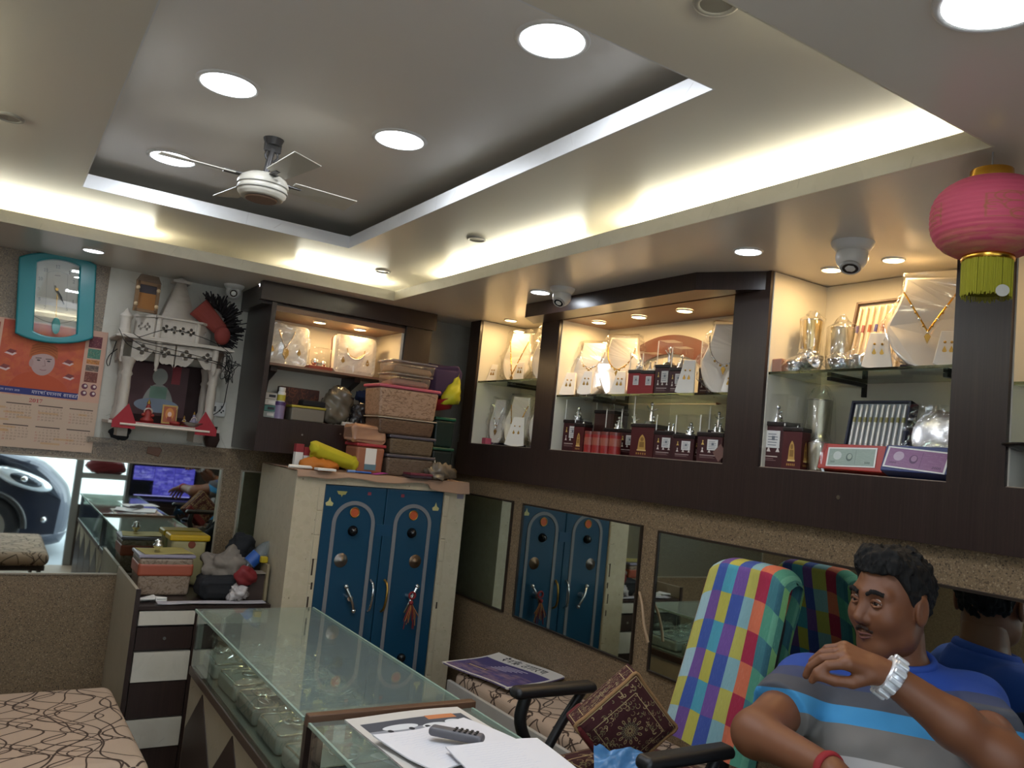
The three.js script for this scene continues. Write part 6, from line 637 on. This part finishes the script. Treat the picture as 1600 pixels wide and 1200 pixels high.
{ // parked hatchback, nose towards +x
  const t = thing('car', 'dark blue hatchback parked in the street, seen in the wide mirror', 'car', [-1.15, 0, 1.95], 0); const body = phy(0x232a3c, 0.28, { metalness: 0.5, clearcoat: 1, clearcoatRoughness: 0.05 }), L = 3.7, W = 1.6;
  const prof = [[-1.8, 0.3], [-1.84, 0.6], [-1.78, 0.95], [-1.55, 1.42], [-1.1, 1.5], [-0.2, 1.5], [0.25, 1.4], [0.85, 1.02], [1.2, 0.97], [1.6, 0.86], [1.82, 0.66], [1.88, 0.45], [1.84, 0.24], [1.6, 0.2], [-1.7, 0.2]];
  const sh = new THREE.Shape(); const cv = new THREE.CatmullRomCurve3(prof.map((p) => V(p[0], p[1], 0)), true, 'catmullrom', 0.3).getPoints(120); cv.forEach((p, i) => (i ? sh.lineTo(p.x, p.y) : sh.moveTo(p.x, p.y)));
  const g = new THREE.ExtrudeGeometry(sh, { depth: W - 0.24, bevelEnabled: true, bevelThickness: 0.12, bevelSize: 0.1, bevelSegments: 5, steps: 10 }).translate(0, 0.0, -(W - 0.24) / 2);
  mesh('body', warp(g, (v) => { if (v.y > 0.95) v.z *= 1 - 0.22 * Math.min(1, (v.y - 0.95) / 0.5); if (v.x > 1.2) v.z *= 1 - 0.5 * ((v.x - 1.2) / 0.75) ** 2; }), body, t);
  const gl = mat(0x15191c, 0.08, 0.2); for (const s of [-1, 1]) mesh('side_window', ext([[-1.35, 1.02], [0.7, 1.02], [0.2, 1.36], [-1.15, 1.4]], 0.01).translate(0, 0, s > 0 ? 0.74 : -0.755), gl, t);
  mesh('windscreen', warp(new THREE.BoxGeometry(0.75, 0.012, 1.15, 6, 1, 6).rotateZ(-0.58).translate(0.62, 1.31, 0), () => {}), gl, t);
  for (const x of [-1.15, 1.22]) for (const s of [-1, 1]) { const w = mesh('wheel', rot(new THREE.TorusGeometry(0.235, 0.075, 14, 32), 0, 0, 0).translate(x, 0.3, s * 0.73), M.blackSoft, t); mesh('hub', rot(cy(0.19, 0.19, 0.1, 0, 0, 0, 24), Math.PI / 2).translate(x, 0.3, s * 0.73), M.steel, w); mesh('wheel_arch', new THREE.TorusGeometry(0.33, 0.03, 8, 24, Math.PI).translate(x, 0.3, s * 0.785), M.black, t); }
  for (const s of [-1, 1]) { mesh('headlamp', warp(sp(0.5, 0, 0, 0, 24, 16).scale(0.52, 0.17, 0.1), (v) => { v.y -= v.x * 0.32; v.z -= s * v.x * 0.42; }).translate(1.5, 0.76, s * 0.69), phy(0xdfe6ec, 0.06, { clearcoat: 1, metalness: 0.3 }), t); mesh('lamp_lens', warp(sp(0.5, 0, 0, 0, 24, 16).scale(0.3, 0.1, 0.08), (v) => { v.y -= v.x * 0.32; v.z -= s * v.x * 0.42; }).translate(1.52, 0.755, s * 0.712), mat(0x3a4048, 0.1, 0.6), t); mesh('lamp_reflector', sp(0.035, 1.5, 0.765, s * 0.745, 14, 10), M.chrome, t); mesh('fog_lamp', sp(0.035, 1.72, 0.36, s * 0.53, 14, 10), M.chrome, t); }
  mesh('grille', bx(0.05, 0.16, 0.62, 1.9, 0.56, 0, 0.02), mat(0x16181a, 0.4), t); for (let i = 0; i < 4; i++) mesh('grille_bar', bx(0.02, 0.012, 0.6, 1.93, 0.505 + i * 0.036, 0), M.chrome, t); mesh('number_plate', bx(0.02, 0.11, 0.4, 1.945, 0.38, 0), M.plasticW, t); }

// ---------------------------------------------------------------- seated man
{
  const cap = (p, a, b, ra, rb) => { const bx_ = b.x - a.x, by_ = b.y - a.y, bz_ = b.z - a.z, px = p.x - a.x, py = p.y - a.y, pz = p.z - a.z; const t = Math.max(0, Math.min(1, (px * bx_ + py * by_ + pz * bz_) / (bx_ * bx_ + by_ * by_ + bz_ * bz_ + 1e-9))); return Math.hypot(px - bx_ * t, py - by_ * t, pz - bz_ * t) - (ra + (rb - ra) * t); };
  const smin = (a, b, k) => { const h = Math.max(0, k - Math.abs(a - b)) / k; return Math.min(a, b) - h * h * k * 0.25; }, smax = (a, b, k) => -smin(-a, -b, k);
  const ell = (p, c, r) => { const k = Math.hypot((p.x - c.x) / r.x, (p.y - c.y) / r.y, (p.z - c.z) / r.z); return (k - 1) * Math.min(r.x, r.y, r.z); };
  function surface(sdf, c, half, res) {
    const mc = new MarchingCubes(res, new THREE.MeshStandardMaterial(), false, false, 160000); mc.isolation = 0; const hs = res / 2, p = V(0, 0, 0);
    for (let z = 0; z < res; z++) for (let y = 0; y < res; y++) for (let x = 0; x < res; x++) { p.set(c.x + (x - hs) / hs * half, c.y + (y - hs) / hs * half, c.z + (z - hs) / hs * half); mc.field[x + y * res + z * res * res] = -sdf(p); }
    mc.update(); const n = mc.count, P = new Float32Array(n * 3), e = 0.0015, N = new Float32Array(n * 3), g = V(0, 0, 0);
    for (let i = 0; i < n; i++) { const x = c.x + mc.positionArray[i * 3] * half, y = c.y + mc.positionArray[i * 3 + 1] * half, z = c.z + mc.positionArray[i * 3 + 2] * half; P[i * 3] = x; P[i * 3 + 1] = y; P[i * 3 + 2] = z; const q = V(x, y, z), d = (a, b, cc) => sdf(V(x + a, y + b, z + cc)) - sdf(V(x - a, y - b, z - cc)); g.set(d(e, 0, 0), d(0, e, 0), d(0, 0, e)).normalize(); N[i * 3] = g.x; N[i * 3 + 1] = g.y; N[i * 3 + 2] = g.z; }
    const o = new THREE.BufferGeometry(); o.setAttribute('position', new THREE.BufferAttribute(P, 3)); o.setAttribute('normal', new THREE.BufferAttribute(N, 3)); o.setAttribute('uv', new THREE.BufferAttribute(new Float32Array(n * 2), 2)); return o;
  }
  const person = thing('person', 'man in blue, grey and white striped polo shirt seated at the right', 'person', [0, 0, 0]);
  // joints
  const N = V(1.815, 1.03, -1.105), RS = V(1.675, 0.985, -1.245), LS = V(1.885, 1.005, -0.985), Pv = V(1.655, 0.60, -0.99), RE = V(1.425, 0.925, -1.175), RW = V(1.375, 0.935, -0.955), LE = V(1.64, 0.985, -0.79), LW = V(1.49, 1.108, -0.935);
  const fw = V(-0.533, 0, 0.846), sd = LS.clone().sub(RS).normalize(), ad = (a, b, k) => a.clone().addScaledVector(b, k), mid = (a, b, t) => a.clone().lerp(b, t);
  const ch = mid(N, Pv, 0.33), be = ad(mid(N, Pv, 0.68), fw, 0.035), C1 = ad(ad(ch, sd, 0.07), fw, 0.012), C2 = ad(ad(ch, sd, -0.07), fw, 0.012), P1 = ad(Pv, sd, 0.07), P2 = ad(Pv, sd, -0.07), B1 = ad(be, sd, 0.04), B2 = ad(be, sd, -0.04);
  const K1 = V(1.285, 0.585, -0.80), K2 = V(1.28, 0.585, -1.06), A1 = V(1.345, 0.16, -0.78), A2 = V(1.34, 0.16, -1.05), T1 = V(1.205, 0.105, -0.76), T2 = V(1.20, 0.105, -1.05);
  const headC = V(1.777, 1.201, -1.113), F = V(-0.985, -0.06, -0.16).normalize(), U = V(0.02, 1, 0).addScaledVector(F, -V(0.02, 1, 0).dot(F)).normalize(), S = U.clone().cross(F); // S: the man's left side
  const toW = (x, y, z) => headC.clone().addScaledVector(S, x).addScaledVector(U, y).addScaledVector(F, z);
  const nk0 = toW(0, -0.07, -0.025);
  const torso = (p, f) => { let d = smin(cap(p, C1, C2, 0.108 + f, 0.108 + f), cap(p, B1, B2, 0.118 + f, 0.118 + f), 0.1); d = smin(d, cap(p, P1, P2, 0.115 + f, 0.115 + f), 0.1); d = smin(d, cap(p, RS, LS, 0.058 + f, 0.058 + f), 0.07); return smin(d, cap(p, ad(N, fw, -0.01), ad(N, V(0, 1, 0), -0.06), 0.07 + f, 0.1 + f), 0.06); };
  const armR = (p) => smin(cap(p, RS, RE, 0.056, 0.044), cap(p, RE, RW, 0.045, 0.027), 0.03), armL = (p) => smin(cap(p, LS, LE, 0.056, 0.045), smin(cap(p, LE, mid(LE, LW, 0.4), 0.044, 0.043), cap(p, mid(LE, LW, 0.4), LW, 0.043, 0.028), 0.02), 0.03);
  const bodyF = (p) => { let d = torso(p, 0); d = smin(d, armR(p), 0.03); d = smin(d, armL(p), 0.03); d = smin(d, cap(p, N, nk0, 0.06, 0.054), 0.02); d = smin(d, smin(cap(p, P1, K1, 0.085, 0.06), cap(p, K1, A1, 0.055, 0.035), 0.03), 0.05); return smin(d, smin(cap(p, P2, K2, 0.085, 0.06), cap(p, K2, A2, 0.055, 0.035), 0.03), 0.05); };
  // head in local axes
  const headL = (q) => { const a = { x: Math.abs(q.x), y: q.y, z: q.z }; let d = ell(q, V(0, 0.03, -0.014), V(0.074, 0.085, 0.094)); d = smin(d, ell(q, V(0, -0.034, 0.024), V(0.06, 0.08, 0.066)), 0.04); d = smin(d, Math.hypot(a.x - 0.04, a.y + 0.068, a.z - 0.012) - 0.03, 0.04); d = smin(d, cap(a, V(0, -0.098, 0.064), V(0.016, -0.096, 0.058), 0.021, 0.02), 0.03); d = smin(d, cap(a, V(0, 0.026, 0.082), V(0.042, 0.026, 0.066), 0.011, 0.01), 0.018); d = smin(d, Math.hypot(a.x - 0.04, a.y + 0.026, a.z - 0.058) - 0.024, 0.03);
    d = smax(d, -(Math.hypot(a.x - 0.031, a.y - 0.008, a.z - 0.1) - 0.018), 0.014); d = smin(d, cap(q, V(0, 0.018, 0.082), V(0, -0.026, 0.104), 0.0075, 0.0135), 0.012); d = smin(d, Math.hypot(a.x - 0.012, a.y + 0.031, a.z - 0.093) - 0.0085, 0.008);
    d = smin(d, cap(a, V(0, -0.059, 0.0885), V(0.021, -0.062, 0.076), 0.0065, 0.004), 0.006); d = smin(d, cap(a, V(0, -0.0705, 0.0865), V(0.018, -0.067, 0.077), 0.0068, 0.004), 0.005); d = smax(d, -(cap(a, V(0, -0.0652, 0.095), V(0.02, -0.0648, 0.0825), 0.0016, 0.001)), 0.003);
    const e = ell({ x: a.x, y: a.y + (a.z + 0.012) * 0.2, z: a.z }, V(0.08, -0.004, -0.012), V(0.009, 0.033, 0.02)); d = smin(d, smax(e, -(ell(a, V(0.09, -0.002, -0.008), V(0.006, 0.02, 0.011))), 0.004), 0.008); return smin(d, cap(q, V(0, -0.05, -0.028), V(0, -0.15, -0.036), 0.052, 0.054), 0.025); };
  const M4 = new THREE.Matrix4().makeBasis(S.clone().multiplyScalar(0.94), U, F.clone().multiplyScalar(0.93)).setPosition(headC);
  const headG = surface((p) => headL(p), V(0, -0.01, 0), 0.165, 104).applyMatrix4(M4);
  // hands: palm plus five jointed fingers
  function handF(W, f, lat, n, curl, thumbOut) { const K = [0, 1, 2, 3].map((i) => W.clone().addScaledVector(f, 0.086 - Math.abs(i - 1.3) * 0.005).addScaledVector(lat, (1.5 - i) * 0.0195)), bones = []; [0.9, 1.0, 0.94, 0.76].forEach((s, i) => { let a = K[i].clone(), ang = 0; [0.042, 0.027, 0.021].forEach((l, j) => { ang += curl[j] * (1 + 0.08 * i); const dir = f.clone().multiplyScalar(Math.cos(ang)).addScaledVector(n, Math.sin(ang)).addScaledVector(lat, (1.5 - i) * 0.06); const b = a.clone().addScaledVector(dir, l * s); bones.push([a, b, 0.0098 - j * 0.001, 0.009 - j * 0.001]); a = b; }); });
    const th = []; let a = W.clone().addScaledVector(f, 0.03).addScaledVector(lat, 0.026).addScaledVector(n, 0.006); for (const [u, v, w, l, r] of thumbOut) { const dir = f.clone().multiplyScalar(u).addScaledVector(lat, v).addScaledVector(n, w).normalize(); const b = a.clone().addScaledVector(dir, l); th.push([a, b, r, r * 0.9]); a = b; }
    return (p) => { let d = cap(p, W, W.clone().addScaledVector(f, 0.02), 0.027, 0.025); for (let i = 0; i < 4; i++) d = smin(d, cap(p, W.clone().addScaledVector(f, 0.015).addScaledVector(lat, (1.5 - i) * 0.011), K[i], 0.0165, 0.0125), 0.014); let g = 1; for (const b of bones) g = Math.min(g, cap(p, b[0], b[1], b[2], b[3])); d = smin(d, g, 0.007); let t = 1; for (const b of th) t = smin(t, cap(p, b[0], b[1], b[2], b[3]), 0.004); return smin(d, t, 0.012); }; }
  const cl = V(-0.837, -0.099, -0.538), cu = V(-0.13, 0.991, 0.02), cb = V(-0.531, -0.087, 0.843);
  const orth = (v, ...o) => { const q = v.clone(); for (const k of o) q.addScaledVector(k, -q.dot(k)); return q.normalize(); };
  const fL = V(0, 0, 0).addScaledVector(cl, 0.9).addScaledVector(cu, 0.42).addScaledVector(cb, -0.1).normalize(), latL = orth(cb.clone().addScaledVector(cu, -0.35), fL), nL = orth(cu.clone().multiplyScalar(-1), fL, latL);
  const handL = surface(handF(LW, fL, latL, nL, [0.55, 0.55, 0.45], [[0.75, 0.35, 0.5, 0.04, 0.0125], [0.95, 0.1, 0.35, 0.032, 0.0105], [0.98, -0.05, 0.2, 0.026, 0.0095]]), LW.clone().addScaledVector(fL, 0.075), 0.115, 76);
  const fR = V(-0.1, -0.35, 0.93).normalize(), latR = orth(V(-0.7, 0.3, 0), fR), nR = orth(V(0.6, -0.7, 0), fR, latR);
  const handR = surface(handF(RW, fR, latR, nR, [0.35, 0.45, 0.35], [[0.7, 0.5, 0.3, 0.04, 0.0125], [0.9, 0.3, 0.3, 0.032, 0.0105], [0.95, 0.1, 0.3, 0.026, 0.0095]]), RW.clone().addScaledVector(fR, 0.08), 0.12, 70);
  const bodyG = surface(bodyF, V(1.52, 0.62, -1.02), 0.56, 104);
  const skin = new THREE.MeshPhysicalMaterial({ color: 0x76492f, roughness: 0.5, sheen: 0.1 });
  const body = mesh('body', [bodyG, headG, handL, handR], skin, person);
  // eyes, brows, lips
  for (const s of [-1, 1]) { const e = mesh('eye', sp(0.0125, 0, 0, 0, 18, 14).applyMatrix4(new THREE.Matrix4().makeTranslation(s * 0.031, 0.008, 0.0742)).applyMatrix4(M4), mat(0xcfc6bc, 0.25), person); mesh('iris', sp(0.0062, 0, 0, 0, 14, 10).translate(s * 0.031 + 0.001, 0.008, 0.0822).applyMatrix4(M4), mat(0x1c120c, 0.15), e);
    mesh('eyelid', [tube([[s * 0.0175, 0.0085, 0.084], [s * 0.031, 0.0155, 0.0895], [s * 0.0445, 0.0095, 0.0805]], 0.0036, 16, 6), tube([[s * 0.0175, 0.006, 0.0835], [s * 0.031, 0.001, 0.0875], [s * 0.044, 0.004, 0.0795]], 0.0034, 16, 6)].map((g) => g.applyMatrix4(M4)), skin, e); mesh('eyebrow', rough(tube([[s * 0.013, 0.0265, 0.0945], [s * 0.03, 0.034, 0.0925], [s * 0.05, 0.028, 0.078]], 0.0042, 24, 6), 0.001, 300).applyMatrix4(M4), mat(0x15100e, 0.9), person); }
  mesh('lips', [tube([[-0.021, -0.064, 0.0785], [-0.01, -0.0605, 0.0935], [0, -0.0615, 0.0962], [0.01, -0.0605, 0.0935], [0.021, -0.064, 0.0785]], 0.0026, 24, 6), tube([[-0.018, -0.067, 0.08], [0, -0.0715, 0.0945], [0.018, -0.067, 0.08]], 0.003, 24, 6)].map((g) => g.applyMatrix4(M4)), mat(0x6d3f35, 0.5), person);
  mesh('moustache', rough(tube([[-0.024, -0.057, 0.0835], [-0.01, -0.0485, 0.0955], [0, -0.0475, 0.0975], [0.01, -0.0485, 0.0955], [0.024, -0.057, 0.0835]], 0.0022, 30, 6), 0.0012, 260).applyMatrix4(M4), mat(0x3a2820, 0.9), person);
  // hair
  const hairG = surface((q) => { const n = 0.006 * noise(q.x * 70, q.y * 70, q.z * 70) + 0.004 * noise(q.x * 150, q.y * 90, q.z * 150); let d = ell(q, V(0, 0.036, -0.016), V(0.081, 0.095, 0.102)) + n; d = smin(d, cap({ x: Math.abs(q.x), y: q.y, z: q.z }, V(0, 0.098, 0.05), V(0.035, 0.095, 0.035), 0.03, 0.03) + n, 0.03); const z = q.z; const hl = z > 0.045 ? 0.072 : z > 0.012 ? 0.005 + (z - 0.012) / 0.033 * 0.067 : z > -0.004 ? -0.022 + (z + 0.004) * 1.6 : z > -0.036 ? 0.03 : -0.075; return smax(d, hl + 0.003 * noise(q.x * 90, 1, q.z * 90) - q.y, 0.006); }, V(0, 0.03, 0), 0.15, 92).applyMatrix4(M4);
  mesh('hair', hairG, mat(0x060505, 0.85), person);
  // polo shirt
  const axis = N.clone().sub(Pv).normalize(), RSe = mid(RS, RE, 0.58), LSe = mid(LS, LE, 0.6), rd = RE.clone().sub(RS).normalize(), ld = LE.clone().sub(LS).normalize(), neckUp = V(-0.1, 1, 0.1).normalize();
  const shirtF = (p) => { let d = torso(p, 0.012); const sr = smax(cap(p, RS, RE, 0.07, 0.064), (p.x - RSe.x) * rd.x + (p.y - RSe.y) * rd.y + (p.z - RSe.z) * rd.z, 0.006), sl = smax(cap(p, LS, LE, 0.07, 0.066), (p.x - LSe.x) * ld.x + (p.y - LSe.y) * ld.y + (p.z - LSe.z) * ld.z, 0.006); d = smin(smin(d, sr, 0.03), sl, 0.03); d += 0.004 * noise(p.x * 16, p.y * 22, p.z * 16) + 0.002 * noise(p.x * 40, p.y * 30, p.z * 40); d = smin(d, cap(p, N, ad(N, neckUp, 0.03), 0.085, 0.074), 0.03); d = smax(d, -(cap(p, ad(N, neckUp, -0.01), nk0, 0.064, 0.06)), 0.006); d = smax(d, (p.x - N.x) * neckUp.x + (p.y - N.y) * neckUp.y + (p.z - N.z) * neckUp.z - 0.05, 0.01); return smax(d, 0.56 - p.y, 0.02); };
  const shirtG = surface(shirtF, V(1.69, 0.82, -1.05), 0.36, 96); { const P = shirtG.attributes.position, u = shirtG.attributes.uv; for (let i = 0; i < P.count; i++) { const h = (N.x - P.getX(i)) * axis.x + (N.y - P.getY(i)) * axis.y + (N.z - P.getZ(i)) * axis.z; u.setXY(i, 0.5, 1 - (h + 0.1) / 0.7); } }
  const tStripe = canvas(16, 1024, (x, w, h) => { const L = (m) => (m + 0.1) / 0.7 * h, bands = [[-0.1, '#24479c'], [0.03, '#3d4668'], [0.062, '#4d4f57'], [0.1, '#3f8fc4'], [0.14, '#77736f'], [0.205, '#b9b4b2'], [0.28, '#77736f'], [0.33, '#3f8fc4'], [0.36, '#b9b4b2']]; bands.forEach(([m, c], i) => { x.fillStyle = c; x.fillRect(0, L(m), w, h - L(m)); }); });
  const shirt = mesh('polo_shirt', shirtG, mat(0xffffff, 0.85, 0, { map: tStripe }), person);
  { const g = new THREE.TorusGeometry(0.07, 0.010, 10, 36).scale(1, 1, 1.6).rotateX(Math.PI / 2); g.applyQuaternion(new THREE.Quaternion().setFromUnitVectors(V(0, 1, 0), V(-0.16, 1, 0.12).normalize())); mesh('collar', g.translate(N.x - 0.008, N.y + 0.046, N.z + 0.002), mat(0x24479c, 0.85), shirt); }
  // trousers and shoes
  const trF = (p) => { let d = cap(p, P1, P2, 0.13, 0.13); d = smin(d, smin(cap(p, P1, K1, 0.1, 0.075), cap(p, K1, A1, 0.072, 0.06), 0.03), 0.04); d = smin(d, smin(cap(p, P2, K2, 0.1, 0.075), cap(p, K2, A2, 0.072, 0.06), 0.03), 0.04) + 0.004 * noise(p.x * 18, p.y * 18, p.z * 18); return smax(smax(d, p.y - 0.66, 0.01), 0.13 - p.y, 0.005); };
  mesh('jeans', surface(trF, V(1.5, 0.4, -0.95), 0.42, 76), mat(0x3a4a62, 0.85), person);
  for (const [a, t] of [[A1, T1], [A2, T2]]) mesh('shoe', surface((p) => smax(smin(cap(p, V(a.x + 0.03, 0.12, a.z), V(a.x, 0.115, a.z), 0.045, 0.043), cap(p, V(a.x, 0.115, a.z), t, 0.043, 0.036), 0.03), 0.072 - p.y, 0.004), mid(a, t, 0.4), 0.16, 44), mat(0x1c1613, 0.4), person);
  // watch and wrist thread
  const band = (W, d, r, tr, m, name) => { const g = new THREE.TorusGeometry(r, tr, 10, 30).scale(1, 1, 1.7); g.applyQuaternion(new THREE.Quaternion().setFromUnitVectors(V(0, 0, 1), d)); return mesh(name, g.translate(W.x, W.y, W.z), m, person); };
  const wd = LW.clone().sub(LE).normalize(), wp = LW.clone().addScaledVector(wd, -0.008), wb = band(wp, wd, 0.031, 0.009, mat(0xd6d8de, 0.25, 0.3), 'wrist_watch'); for (let i = 0; i < 14; i++) { const a = i / 14 * 6.283, g = bx(0.011, 0.012, 0.024, 0, 0.0385, 0, 0.003).rotateZ(a); g.applyQuaternion(new THREE.Quaternion().setFromUnitVectors(V(0, 0, 1), wd)); mesh('watch_link', g.translate(wp.x, wp.y, wp.z), mat(0xe2e4e8, 0.2, 0.4), wb); }
  band(RW.clone().addScaledVector(RW.clone().sub(RE).normalize(), -0.01), RW.clone().sub(RE).normalize(), 0.029, 0.005, mat(0x8d1c22, 0.8), 'red_thread');
}

renderer.render(scene, camera);
